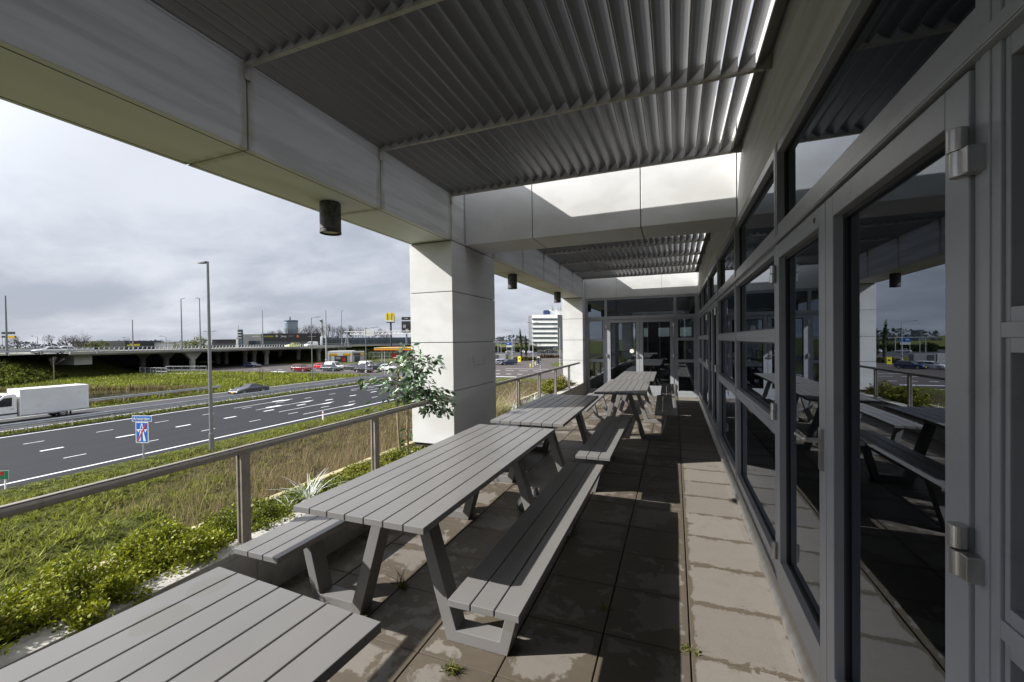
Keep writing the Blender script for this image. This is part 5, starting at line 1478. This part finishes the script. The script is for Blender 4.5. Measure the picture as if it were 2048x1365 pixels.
fl_ = thing('banner_flag', 'tall white banner flag leaning in front of the right end of the dealership', 'flag', base_at(645, 170))
a = at(640, 692, 170); b = at(644, 673, 170); MB().tube((a.x, a.y, GZ), (b.x, b.y, b.z), .09).build('pole', MT['galv'], fl_)
m = MB(); q_ = [at(640.5, 673.5, 170), at(646.5, 672, 170), at(644, 681, 170), at(643.6, 690, 170), at(640.5, 690, 170)]
w_ = Vector((fwd.x, fwd.y, 0)) * .06
m.add(q_ + [v + w_ for v in q_], [(0, 1, 2, 3, 4), (9, 8, 7, 6, 5)] + [(i, 5 + i, 5 + (i + 1) % 5, (i + 1) % 5) for i in range(5)]); m.build('cloth', MT['white'], fl_)

b2 = thing('showroom_building', 'long blue grey showroom building behind the gantry', 'building', base_at(735, 230))
slab(646, 850, 676.5, 215, 25, 'wall', MT['blblue'], b2, 240)
for i in range(14): face_quad(652 + i * 14, 663 + i * 14, 680, 686, 215, 240, 646, 850, .15, 'window', MT['bandglass'], b2)
b3 = thing('shop_building', 'low dark shop building with bright yellow lettering and a red curve on its front', 'building', base_at(285, 165))
slab(250, 322, 682, 160, 22, 'wall', MT['bldark'], b3, 175)
YL = lambda a, b_, c, d_, nm, mt: face_quad(a, b_, c, d_, 160, 175, 250, 322, .14, nm, mt, b3)
YL(254, 259, 690.0, 692.4, 'yellow_lettering', MT['lyellow']); YL(260, 263.6, 687.6, 692.2, 'yellow_lettering', MT['lyellow']); YL(268, 280, 688.6, 692.2, 'yellow_lettering', MT['lyellow'])
YL(263.8, 267.6, 690, 692.2, 'pink_lettering', MT['white']); YL(272, 280, 686.8, 687.8, 'red_curve', MT['red'])
for nm_, lab, a, b, t_, dp_, mt in (('warehouse', 'low white building left of the dark shop with yellow letters', 232, 250, 688, 172, 'blwhite'), ('warehouse', 'low white hall right of the dark shop with yellow letters', 306, 334, 686.5, 172, 'blwhite'), ('warehouse', 'white shop with a yellow and red sign left of the round green tree', 335, 358, 684.5, 176, 'blwhite'),
                                    ('warehouse', 'low dark building between the round green tree and the dealership', 424, 484, 680, 190, 'bldark'), ('warehouse', 'small pale flat roofed box left of the dealership', 472, 486, 677, 186, 'blwhite')):
    t = thing(nm_, lab, 'building', base_at((a + b) / 2, dp_), group='low buildings beyond the flyover'); slab(a, b, t_, dp_, 12, 'wall', MT[mt], t)
    slab(a - .6, b + .6, t_ - .8, dp_ - .3, 13, 'roof', MT['blgrey'], t, zb_=at(a, t_, dp_).z)
    if b == 358:
        face_quad(337, 345, 687, 691, dp_, dp_, a, b, .12, 'yellow_sign', MT['yellow'], t); face_quad(345, 350, 686.5, 690, dp_, dp_, a, b, .12, 'red_sign', MT['red'], t)
ps = thing('pylon_sign', 'dark pylon sign with three stacked square emblems left of the dealership', 'sign', base_at(479, 170))
slab(475, 483.5, 659.5, 170, .8, 'panel', MT['blblue'], ps)
for i in range(3): face_quad(476.5, 482, 660.5 + i * 5.6, 664.3 + i * 5.6, 170, 170, 475, 483.5, .1, 'emblem', MT['bldark'], ps); face_quad(476.2, 482.3, 664.5 + i * 5.6, 665.7 + i * 5.6, 170, 170, 475, 483.5, .1, 'white_bar', MT['blwhite'], ps)
a = at(476.5, 651, 170); MB().tube((a.x, a.y, GZ), (a.x, a.y, a.z), .1).build('antenna', MT['galv'], ps)

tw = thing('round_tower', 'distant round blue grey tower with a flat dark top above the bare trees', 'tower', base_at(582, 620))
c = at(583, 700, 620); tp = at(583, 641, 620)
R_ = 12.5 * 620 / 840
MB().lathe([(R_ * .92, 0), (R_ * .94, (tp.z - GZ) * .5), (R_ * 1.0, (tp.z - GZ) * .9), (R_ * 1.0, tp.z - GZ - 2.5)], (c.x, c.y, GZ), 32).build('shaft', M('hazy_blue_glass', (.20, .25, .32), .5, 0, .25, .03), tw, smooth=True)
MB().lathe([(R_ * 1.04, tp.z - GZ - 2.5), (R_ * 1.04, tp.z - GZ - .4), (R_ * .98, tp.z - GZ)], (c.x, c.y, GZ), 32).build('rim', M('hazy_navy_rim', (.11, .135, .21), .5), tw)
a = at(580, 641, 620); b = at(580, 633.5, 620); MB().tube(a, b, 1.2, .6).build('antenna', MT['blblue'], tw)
wt = thing('wind_turbine', 'grey wind turbine with three blades beyond the bare trees', 'wind turbine', base_at(644, 520))
hb = at(643.6, 642.5, 520); MB().tube((hb.x, hb.y, GZ), (hb.x, hb.y, hb.z), 1.5, .9, 12).build('tower', MT['blgrey'], wt)
MB().tube((hb.x, hb.y, hb.z), (hb.x + 2.5, hb.y - 4, hb.z), 1.7, 1.2).build('nacelle', MT['mast'], wt)
for ex, ey in ((631, 638.5), (648, 649.5), (646.5, 636.5)):
    e_ = at(ex, ey, 517); o_ = at(643.8, 642.3, 517); MB().tube(o_, e_, .62, .12, 6).build('rotor_blade', MT['blgrey'], wt)

# gantry over the crossing road
gn = thing('sign_gantry', 'white lattice sign gantry on an A shaped support, seen from behind', 'gantry', base_at(700, 152))
def gp_(px, py): return at(px, py, 152)
m = MB()
for (x0, y0, x1, y1) in ((688, 664, 850, 662), (700, 669.5, 850, 668)): m.tube(gp_(x0, y0), gp_(x1, y1), .11, n=6)
for k in range(19):
    x = 700 + k * 8; m.tube(gp_(x, 669.4 - k * .08), gp_(x + 4, 663.7 - k * .1), .06, n=5); m.tube(gp_(x + 4, 663.7 - k * .1), gp_(x + 8, 669.3 - k * .08), .06, n=5)
m.build('truss', MT['white'], gn)
m = MB()
for x0, x1 in ((694.5, 689.5), (694.5, 697)):
    a, b = gp_(x0, 668), gp_(x1, 700); m.tube(a, (b.x, b.y, GZ + 5.0), .13, n=6)
a, b = gp_(691.5, 686), gp_(696, 686); m.tube(a, b, .09, n=6); m.build('support', MT['galv'], gn)
for i in range(5):
    a = gp_(728.8 + i * 4.0, 673); b = gp_(731.6 + i * 4.0, 658.5)
    m = MB(); q_ = [a, gp_(731.6 + i * 4, 673), b, gp_(728.8 + i * 4, 658.5)]; w_ = Vector((fwd.x, fwd.y, 0)) * -.15
    m.add(q_ + [v + w_ for v in q_], [(0, 1, 2, 3), (7, 6, 5, 4), (0, 4, 5, 1), (1, 5, 6, 2), (2, 6, 7, 3), (3, 7, 4, 0)]); m.build('panel', MT['white'], gn)

# fast food pylon with yellow arches
ff = thing('pylon_sign', 'tall dark pylon sign topped by fat yellow double arches', 'sign', base_at(781, 172))
a = at(781.5, 646, 172)
MB().tube((a.x, a.y, GZ), (a.x, a.y, a.z), .38, n=14).build('pole', MT['dmast'], ff)
sc = 172 / 840.43
def arches(cx, s0, y0, yb, w_, lw):
    m = MB(); o_ = at(cx, yb, 172)
    Hh = (yb - y0) * sc; Wh = w_ * sc
    for s in (-1, 1):
        pts_o, pts_i = [], []
        for k in range(13):
            a_ = PI * k / 12
            pts_o.append((s * Wh * .27 - math.cos(a_) * Wh * .29, Hh * math.sin(a_) ** .62 if 0 < k < 12 else 0))
            pts_i.append((s * Wh * .27 - math.cos(a_) * Wh * .10, Hh * .86 * math.sin(a_) ** .62 if 0 < k < 12 else 0))
        for k in range(12):
            for yy in (0,):
                q_ = [pts_o[k], pts_o[k + 1], pts_i[k + 1], pts_i[k]]
                vs = []
                for dpt in (-.9, .9):
                    for u, v in q_: vs.append(o_ + Vector((rgt.x, rgt.y, 0)) * u + Vector((0, 0, v)) + Vector((fwd.x, fwd.y, 0)) * dpt)
                m.add(vs, [(0, 1, 2, 3), (7, 6, 5, 4), (0, 4, 5, 1), (1, 5, 6, 2), (2, 6, 7, 3), (3, 7, 4, 0)])
    return m.build('yellow_arches', MT['archyellow'], ff)
arches(781, 0, 625.5, 641.5, 15, 3)
for nm_, y0, y1, x0, x1, mt in (('white_band', 641.3, 644.4, 773.5, 788.5, 'white'), ('black_base', 644.4, 646, 774, 788.3, 'black')):
    q0, q1 = at(x0, y1, 172), at(x1, y0, 172); u = Vector((rgt.x, rgt.y, 0)); n_ = Vector((fwd.x, fwd.y, 0))
    vs = []
    for dpt in (-.95, .95):
        for pp in ((q0.x, q0.y, q0.z), (q1.x, q1.y, q0.z), (q1.x, q1.y, q1.z), (q0.x, q0.y, q1.z)): vs.append(Vector(pp) + n_ * dpt)
    MB().add(vs, [(0, 1, 2, 3), (7, 6, 5, 4), (0, 4, 5, 1), (1, 5, 6, 2), (2, 6, 7, 3), (3, 7, 4, 0)]).build(nm_, MT[mt], ff)
bm = thing('billboard_mast', 'tall dark billboard mast partly behind the white column, right of the yellow arches', 'sign', base_at(812, 190))
slab(803, 824, 634.5, 190, 1.2, 'upper_panel', MT['bldark'], bm, zb_=at(803, 640.5, 190).z)
slab(803, 824, 643, 190, 1.2, 'main_panel', MT['bldark'], bm, zb_=at(803, 666, 190).z)
face_quad(809, 816, 636.5, 638, 190, 190, 803, 824, .1, 'lettering', MT['blgrey'], bm); face_quad(806, 812, 650, 656, 190, 190, 803, 824, .1, 'pattern', MT['blgrey'], bm); face_quad(811, 817, 658, 664, 190, 190, 803, 824, .1, 'pattern', MT['blgrey'], bm)
a = at(813, 666, 191); MB().tube((a.x, a.y, GZ), (a.x, a.y, a.z), .4).build('pole', MT['mast'], bm)

# filling station: shop and canopy
ks = thing('filling_station_shop', 'small white filling station shop with an orange and white band over its window', 'building', base_at(690, 137))
slab(655, 704, 703.2, 137, 7, 'wall', MT['blwhite'], ks, 138.5); slab(704.3, 729, 703.6, 138.6, 6, 'side_wing', MT['blgrey'], ks, 140)
KQ = lambda a, b_, c, d_, o, nm, mt: face_quad(a, b_, c, d_, 137, 138.5, 655, 704, o, nm, MT[mt], ks)
KQ(658.5, 674, 707.5, 711.4, .10, 'orange_band', 'yellow'); KQ(686, 701, 707.5, 711.4, .10, 'orange_band', 'yellow'); KQ(658.5, 674, 711.4, 712.2, .08, 'red_line', 'red'); KQ(686, 701, 711.4, 712.2, .08, 'red_line', 'red')
KQ(674.2, 685.8, 707.2, 712, .14, 'white_sign', 'white'); KQ(669, 695, 712.4, 724.6, .06, 'window', 'bandglass'); KQ(671, 681, 714, 719, .12, 'poster', 'blgrey'); KQ(684.5, 691, 716.5, 723.5, .12, 'poster', 'red')
KQ(658.8, 662.5, 712.6, 725.6, .05, 'recess', 'blgrey'); KQ(696.5, 699.5, 712.6, 725.6, .05, 'recess', 'blgrey')
SQ = lambda a, b_, c, d_, o, nm, mt: face_quad(a, b_, c, d_, 138.6, 140, 704.3, 729, o, nm, MT[mt], ks)
SQ(707, 726, 707, 711, .1, 'dark_band', 'idark'); SQ(721, 726, 706.6, 710.6, .16, 'orange_sign', 'yellow'); SQ(709, 720, 712, 724, .08, 'window', 'bandglass')
cn = thing('filling_station_canopy', 'flat bright yellow filling station canopy on thin posts behind the artificial fig tree', 'canopy', base_at(790, 128))
a0, b0 = at(748, 695.8, 128), at(850, 695, 128)
slab(748, 850, 695.8, 128, 9, 'roof', MT['yellow'], cn, 128, zb_=at(748, 701, 128).z)
face_quad(748, 850, 695.7, 696.6, 128, 128, 748, 850, .06, 'white_edge', MT['white'], cn); face_quad(748, 850, 700.3, 701.3, 128, 128, 748, 850, .06, 'red_edge', MT['red'], cn)
for px in (764, 788, 812):
    q_ = at(px, 700, 131); MB().tube((q_.x, q_.y, GZ), (q_.x, q_.y, q_.z), .16).build('post', MT['galv'], cn)
q_ = at(789, 707, 130.5); MB().box(q_.x - .9, q_.x + .9, q_.y - .3, q_.y + .3, q_.z - 1.8, q_.z).build('price_board', MT['red'], cn)

# fences and posts
def mesh_fence(label, p0, p1, hgt_, n_post, grp=None):
    t = thing('mesh_fence', label, 'fence', (p0[0], p0[1], GZ), group=grp)
    a, b = Vector((p0[0], p0[1], GZ)), Vector((p1[0], p1[1], GZ))
    for k in range(n_post + 1):
        q = a.lerp(b, k / n_post); MB().tube(q, q + Vector((0, 0, hgt_)), .05, n=6).build('post', MT['galv'], t)
    m = MB()
    for z_ in (.15, hgt_ * .5, hgt_ - .05): m.tube(a + Vector((0, 0, z_)), b + Vector((0, 0, z_)), .022, n=4)
    k = int((b - a).length / .28)
    for i in range(k): q = a.lerp(b, i / k); m.tube(q, q + Vector((0, 0, hgt_)), .008, n=3)
    m.build('wire_mesh', MT['galv'], t)
mesh_fence('grey wire mesh fence in front of the embankment, left part', (-111, 57.2), (-100.5, 56.6), 1.55, 5, 'mesh fences by the flyover')
mesh_fence('grey wire mesh fence under the flyover, right part in front of the V shaped column', (-104.5, 58.6), (-94.8, 61.0), 1.75, 5, 'mesh fences by the flyover')
mesh_fence('tall wire fence between the filling station shop and the green slope', (-99, 118), (-84, 121), 3.0, 8)
tc = None
for i, (px, py, lab) in enumerate(((595, 745, 'short wooden tree stake on the meadow, left of the pair'), (600, 745, 'short wooden tree stake on the meadow, right of the pair'), (519, 751, 'thin young tree stake on the meadow above the sports car'))):
    q = onz(px - 70 if i < 2 else px - 30, py + 14, GZ)
    q = onz({595: 519.5, 600: 525.5, 519: 486}[px], 762, GZ)
    tag(MB().tube((q.x, q.y, GZ - .1), (q.x, q.y, GZ + 1.9), .05, n=6).build('tree_stake', MT['twig']), lab, 'stake', 'stakes on the meadow')

# ---------------------------------------------------------------- right hand street
def banded(label, px, py, h_, heads=(), arm=None):
    q = onz(px, py, GZ)
    return lamp_post(label, q.x, q.y, GZ, h_, arm, .11, 'galv', banded=True, group='banded posts of the crossing')
banded('slim street lamp with black and white bands beside the dark blue car', 1025, 727, 9.2, arm=[(AL, 1.9, .15)])
tl = banded('traffic mast with a double arm and black and white bands amid the crossing', 1066.5, 737, 10.2, arm=[(AL, .8, .25), (AR, .8, .25)])
banded('grey street lamp right beside the end column, beyond the handrail', 1120.5, 735, 9.2, arm=[(AL, .9, .2)])
q = onz(1081, 748, GZ)
tg = thing('traffic_light', 'black traffic light on a black and white banded post in front of the crossing', 'traffic light', (q.x, q.y, GZ))
MB().tube((q.x, q.y, GZ), (q.x, q.y, GZ + 3.3), .06, n=10).build('post', MT['black'], tg)
for k in range(6): MB().lathe([(.066, .3 + k * .38), (.066, .49 + k * .38)], (q.x, q.y, GZ), 10).build('white_band', MT['white'], tg)
dv = Vector((-rgt.x, -rgt.y, 0)) * .42
hb_ = MB().box(q.x + dv.x - .2, q.x + dv.x + .2, q.y + dv.y - .12, q.y + dv.y + .12, GZ + 1.9, GZ + 3.1).build('signal_box', MT['black'], tg, bevel=.03)
m = MB().box(q.x + dv.x - .28, q.x + dv.x + .28, q.y + dv.y + .125, q.y + dv.y + .14, GZ + 1.75, GZ + 3.25); m.build('white_border', MT['white'], hb_)
for k in range(3): MB().lathe([(.0, 0), (.13, 0), (.13, -.03), (.0, -.02)], (q.x + dv.x, q.y + dv.y - .121, GZ + 2.12 + k * .38), 14, 'y').build('lens', MT['board'], hb_)
for px, py, lab in ((1021, 729, 'left yellow bollard at the foot of the banded street lamp'), (1061, 735, 'middle yellow bollard at the traffic island'), (1071, 731, 'right yellow bollard behind the traffic mast')):
    q = onz(px, py, GZ); t = thing('bollard', lab, 'bollard', (q.x, q.y, GZ), group='yellow bollards on the crossing')
    MB().lathe([(.14, 0), (.14, .75), (.11, .85), (0, .87)], (q.x, q.y, GZ), 12).build('shell', MT['lyellow'], t); MB().lathe([(.145, .5), (.145, .64)], (q.x, q.y, GZ), 12).build('band', MT['white'], t)
q = onz(1039, 724, GZ); t = thing('yellow_box', 'yellow street cabinet on the grass between the lamp posts', 'cabinet', (q.x, q.y, GZ)); MB().box(q.x - .45, q.x + .45, q.y - .3, q.y + .3, GZ, GZ + 1.6).build('housing', MT['lyellow'], t, bevel=.03); MB().box(q.x - .2, q.x + .2, q.y - .32, q.y - .3, GZ + .7, GZ + 1.1).build('label_plate', MT['black'], t)
q = onz(1004, 723, GZ); t = thing('site_container', 'dark grey container standing at the roadside behind the white estate car', 'container', (q.x, q.y, GZ)); MB().box(q.x - 2.6, q.x + 1.3, q.y, q.y + 2.2, GZ, GZ + 2.2).build('body', MT['mast'], t, bevel=.04); MB().box(q.x - 4.4, q.x - 2.7, q.y - .1, q.y + 1.6, GZ, GZ + 2.3).build('light_end', MT['blgrey'], t, bevel=.04); MB().box(q.x - 2.2, q.x - 1.0, q.y - .03, q.y, GZ + .1, GZ + 2.0).build('door', MT['dmast'], t)
q = at(1016, 690, 175); t = thing('direction_sign', 'blue direction sign with a white lower panel left of the banded street lamp', 'road sign', (q.x, q.y, GZ))
slab(1012, 1024, 685.8, 175, .2, 'blue_panel', MT['blue'], t, zb_=at(1012, 691, 175).z); slab(1012.6, 1024, 691.2, 175, .2, 'white_panel', MT['white'], t, zb_=at(1012, 695, 175).z)
face_quad(1014, 1018, 687, 688.6, 175, 175, 1012, 1024, .05, 'arrow', MT['white'], t)
for px in (1013.5, 1022.5): a = at(px, 694, 175.3); MB().tube((a.x, a.y, GZ), (a.x, a.y, a.z), .09, n=6).build('leg', MT['galv'], t)
p0, p1 = at(985, 684.5, 215), at(1064, 685, 215)
t = thing('sign_gantry', 'thin grey pipe gantry across the distant road left of the office block', 'gantry', (p0.x, p0.y, GZ))
MB().tube(p0, p1, .16, n=8).build('beam', MT['galv'], t)
for px in (996, 1002, 1028, 1058): a = at(px, 685, 215); MB().tube((a.x, a.y, GZ), (a.x, a.y, a.z), .14, n=8).build('leg', MT['galv'], t)

ob = thing('office_block', 'tall white office block with dark window bands and a blue box on its roof', 'building', base_at(1090, 270))
D0 = 268
slab(1063.5, 1115, 630.5, D0, 30, 'wall', MT['blwhite'], ob, D0 - 4, zb_=at(1064, 693, D0).z)
slab(1115.2, 1150, 629.5, D0 - 3.9, 20, 'side_wall', MT['mast'], ob, D0 + 30)
slab(1066, 1115, 690, D0 + 1, 26, 'ground_floor', MT['bldark'], ob, D0 - 3)
for k in range(7):
    y0 = 637 + k * 9.35
    face_quad(1063.8, 1114.8, y0, y0 + 2.9, D0, D0 - 4, 1063.5, 1115, .12, 'window_band', MT['bandglass'], ob)
slab(1088, 1099, 621, D0 + 6, 10, 'roof_box', MT['dblue'], ob, zb_=at(1088, 631, D0).z)
slab(1100, 1126, 619.5, D0 + 8, 12, 'roof_house', MT['blwhite'], ob, zb_=at(1088, 631, D0).z)
for px, y0 in ((1104, 610), (1106, 613), (1116, 611), (1121, 612)): a, b = at(px, 621, D0 + 8), at(px, y0, D0 + 8); MB().tube(a, b, .22, .1, 6).build('antenna', MT['mast'], ob)
a, b = at(1113, 612, D0 + 4), at(1121, 628, D0 + 4)
t = thing('apartment_block', 'small hazy grey block far away on the horizon left of the office block', 'building', base_at(1003, 700)); slab(997, 1008, 675, 700, 20, 'wall', MT['blblue'], t); slab(990, 1030, 681, 720, 20, 'lower_wing', MT['blgrey'], t)

# ================================================================ trees
TW = M('bare_tree_bark', (.060, .052, .047), .9, var=.3)
def bare_tree(seed, h, spread, levels=5):
    rr = random.Random(seed); trunk = MB(); twigs = MB()
    def grow(p, d, L, r, lv):
        q = p + d * L
        (trunk if lv >= levels - 1 else twigs).tube(p, q, r, r * .72, 6 if lv >= levels - 1 else 4 if lv > 1 else 3, cap=False)
        if lv == 0: return
        for k in range(rr.choice((2, 3, 3)) if lv > 1 else 3):
            a = rr.uniform(0, 2 * PI); s = rr.uniform(.35, .85) * spread
            x = d.cross(Vector((.3, .5, 1))).normalized(); y_ = d.cross(x)
            nd = (d + (x * math.cos(a) + y_ * math.sin(a)) * s + Vector((0, 0, .10))).normalized()
            grow(p + d * L * rr.uniform(.65, 1.0), nd, L * rr.uniform(.62, .84), r * .58, lv - 1)
    grow(Vector((0, 0, -.2)), Vector((rr.gauss(0, .03), rr.gauss(0, .03), 1)).normalized(), h * .30, h * .022, levels)
    return trunk, twigs
protos = []
def tree_from(proto, label, x, y, s, rz, group, z=GZ):
    t = thing('bare_tree', label, 'tree', (x, y, z), rz, group); t.scale = (s, s, s)
    for nm, me_ in proto:
        o = bpy.data.objects.new(nm, me_); COL.objects.link(o); o.parent = t
    return t
for sd, sp in ((1, .85), (2, .7), (5, 1.0)):
    a, b = bare_tree(sd, 10, sp, 6)
    oa = a.build('trunk', TW); ob_ = b.build('crown', TW)
    protos.append((('trunk', oa.data), ('crown', ob_.data)))
    bpy.data.objects.remove(oa); bpy.data.objects.remove(ob_)
def put_tree(k, px, ptop, depth, label, group, rz=0.):
    b = at(px, 690, depth); tz = at(px, ptop, depth).z
    hh = max(v.co.z for v in protos[k][1][1].vertices)
    return tree_from(protos[k], label, b.x, b.y, (tz - GZ) / hh, rz, group)
gt = 'bare trees left of the flyover'
put_tree(0, 104, 668, 165, 'dark bare tree to the left of the widest bare tree, behind the white saloon', gt, .4)
put_tree(2, 152, 661, 160, 'widest and tallest dark bare tree behind the embankment', gt, 1.3)
put_tree(1, 136, 669, 168, 'bare tree between the two darkest ones behind the embankment', gt, 2.1)
put_tree(0, 38, 671, 230, 'hazy bare tree behind the yellow road boards at the left edge', gt, .9)
put_tree(2, 172, 668, 168, 'bare tree on the right flank of the widest bare tree', gt, 3.0)
rr = random.Random(17)
gr = 'row of bare trees behind the dealership'
xs_ = [545, 556, 566, 578, 592, 604, 616, 627, 640, 651, 662, 674, 686, 697, 709, 721, 733, 745, 757, 768, 778]
for i, px in enumerate(xs_):
    top = 663 - 15 * math.sin(PI * (px - 530) / 262) + rr.uniform(-2, 2.5)
    put_tree(i % 3, px, top, 330 + rr.uniform(-14, 14), 'brownish bare tree in the row behind the dealership and the gantry', gr, rr.uniform(0, 6))
gr2 = 'bare trees on the far horizon'
for i in range(20):
    px = 196 + i * 9.5 + rr.uniform(-2, 2)
    if 345 < px < 430: continue
    put_tree(i % 3, px, 679 + rr.uniform(-2.5, 2), 300 + rr.uniform(-20, 20), 'small grey bare tree on the far horizon between the bushes and the low buildings', gr2, rr.uniform(0, 6))
for i in range(9):
    px = 1030 + i * 3.6; put_tree(i % 3, px, 677 + rr.uniform(-3, 3), 240, 'bare street tree left of the office block', 'bare trees by the office block', rr.uniform(0, 6))
put_tree(1, 1075, 683, 150, 'thin bare street tree in front of the white office block', None, 1.0)
# the thin sapling on the embankment
q = onz(108, 757, GZ + 1.6)
t = thing('sapling', 'thin bare sapling with a whitish stem on the slope of the embankment', 'tree', (q.x, q.y, q.z))
s_ = protos[1]
MB().tube((q.x, q.y, q.z - .5), (q.x, q.y, q.z + 3.2), .07, .05, 6).build('trunk', MT['fig_trunk'], t)
o = bpy.data.objects.new('crown', s_[1][1]); COL.objects.link(o); o.parent = t; o.scale = (.34, .34, .30); o.location = (0, 0, .7)

def leafy(label, px, py0, py1, depth, half, ca, cb, n, group=None, name='leafy_tree', cat='tree', leaf=(.35, .7), blobs=9):
    b = at(px, py1, depth); tz = at(px, py0, depth).z; w_ = half * depth / 840.43
    t = thing(name, label, cat, (b.x, b.y, GZ), group=group)
    zc = (tz + GZ) / 2; H_ = tz - GZ
    MB().path([(b.x, b.y, GZ - .2), (b.x + .1, b.y, GZ + H_ * .35), (b.x, b.y, GZ + H_ * .8)], lambda u: .05 * H_ * (1 - .75 * u), 7).build('trunk', TW, t)
    cs = [(RNG.normal(0, .42), RNG.normal(0, .42), RNG.uniform(.25, .80), RNG.uniform(.38, .62)) for _ in range(blobs)]
    k = RNG.integers(0, blobs, n); cs = np.array(cs)[k]
    d = RNG.normal(0, 1, (n, 3)); d /= np.linalg.norm(d, axis=1, keepdims=True); r = RNG.uniform(.35, 1.0, n) ** .5
    P = np.stack([cs[:, 0] * w_ + d[:, 0] * r * cs[:, 3] * w_, cs[:, 1] * w_ + d[:, 1] * r * cs[:, 3] * w_, cs[:, 2] * H_ + d[:, 2] * r * cs[:, 3] * H_ * .42], 1)
    P[:, 2] = np.clip(P[:, 2], .1, H_)
    V, F, C = leaves(P, RNG.normal(0, 1, (n, 3)) + [0, 0, .3], RNG.uniform(leaf[0], leaf[1], n), pick(n, ca, cb, .25), aspect=.7)
    fast_mesh('crown', V, F, MT['leaf'], t, C)
leafy('round pale green tree on the raised road between two grey masts', 390, 671, 694, 150, 27, (.055, .070, .014), (.20, .215, .05), 2600, leaf=(.3, .6))
leafy('low olive green bush behind the raised road, right of the bare trees', 197, 679, 695, 150, 18, (.045, .060, .012), (.15, .17, .04), 1500, name='bush', cat='bush')
leafy('small green bush at the left end of the flyover railing', 172, 685, 696, 145, 9, (.05, .07, .012), (.17, .19, .04), 700, name='bush', cat='bush')
leafy('tall slender ivy covered column tree left of the office block', 1041.5, 658, 690, 150, 1.5, (.012, .035, .014), (.045, .085, .03), 900, group='slender column trees', leaf=(.25, .5), blobs=12)
leafy('shorter ivy covered column tree right of the tallest one', 1052, 669, 695, 145, 2.0, (.012, .03, .010), (.045, .075, .022), 800, group='slender column trees', leaf=(.25, .5), blobs=12)
def hedge(label, px0, px1, py0, depth, ca, cb, n, hz=.0):
    a, b = at(px0, py0, depth), at(px1, py0, depth)
    t = thing('hedge', label, 'hedge', ((a.x + b.x) / 2, (a.y + b.y) / 2, GZ))
    d = (b - a); L = d.length; d.normalize(); nn = Vector((-d.y, d.x, 0)); H_ = a.z - GZ; q = a - d * 0
    m = MB().prism([(a.x, a.y), (b.x, b.y), (b.x + nn.x * 2, b.y + nn.y * 2), (a.x + nn.x * 2, a.y + nn.y * 2)], 'z', GZ, GZ + H_ * .8); m.build('inner_branches', TW, t)
    u = RNG.uniform(0, L, n); v = RNG.uniform(-.6, 2.2, n); z_ = RNG.uniform(.05, 1, n) * H_ * (.85 + .22 * np.sin(u * .8) * np.sin(u * .23))
    P = np.stack([a.x + d.x * u + nn.x * v - t.location.x, a.y + d.y * u + nn.y * v - t.location.y, z_], 1)
    V, F, C = leaves(P, RNG.normal(0, 1, (n, 3)), RNG.uniform(.4, .9, n), pick(n, ca, cb, .25), aspect=.75)
    fast_mesh('foliage', V, F, MT['leaf'], t, C)
hedge('long dark green hedge beyond the distant road, left of the office block', 984, 1075, 692.5, 225, (.018, .035, .008), (.07, .10, .02), 3600)
hedge('low brownish green hedge along the parking lot in front of the office block', 1030, 1078, 717, 132, (.03, .035, .010), (.12, .11, .035), 2200)
hedge('low bushes at the right edge of the parking lot beside the end column', 1080, 1120, 712, 150, (.05, .035, .02), (.16, .10, .05), 1400)
P = scatter(-300, 0, 0, 1, 10, lambda x, y: x * 0)
# a far low wood on the horizon
n = 2600
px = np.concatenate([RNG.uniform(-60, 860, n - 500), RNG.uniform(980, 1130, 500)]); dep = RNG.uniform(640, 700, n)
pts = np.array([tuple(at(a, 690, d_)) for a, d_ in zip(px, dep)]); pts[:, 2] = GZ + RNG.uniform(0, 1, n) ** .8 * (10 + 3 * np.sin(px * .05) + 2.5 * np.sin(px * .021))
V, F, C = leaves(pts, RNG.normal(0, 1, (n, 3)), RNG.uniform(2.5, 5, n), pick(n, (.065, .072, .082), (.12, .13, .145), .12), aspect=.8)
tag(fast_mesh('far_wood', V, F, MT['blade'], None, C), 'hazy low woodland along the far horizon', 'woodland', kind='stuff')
q = [onz(a, b, GZ + .02) for a, b in ((1100, 728), (1124, 724), (1130, 733), (1104, 732))]
sheet('grass_island', [(v.x, v.y) for v in q], GZ + .03, MT['ground'])
sheet('parking_hedge_bed', [(-95, 150), (-45, 118), (-36, 118), (-60, 165)], GZ + .006, MT['ground'])
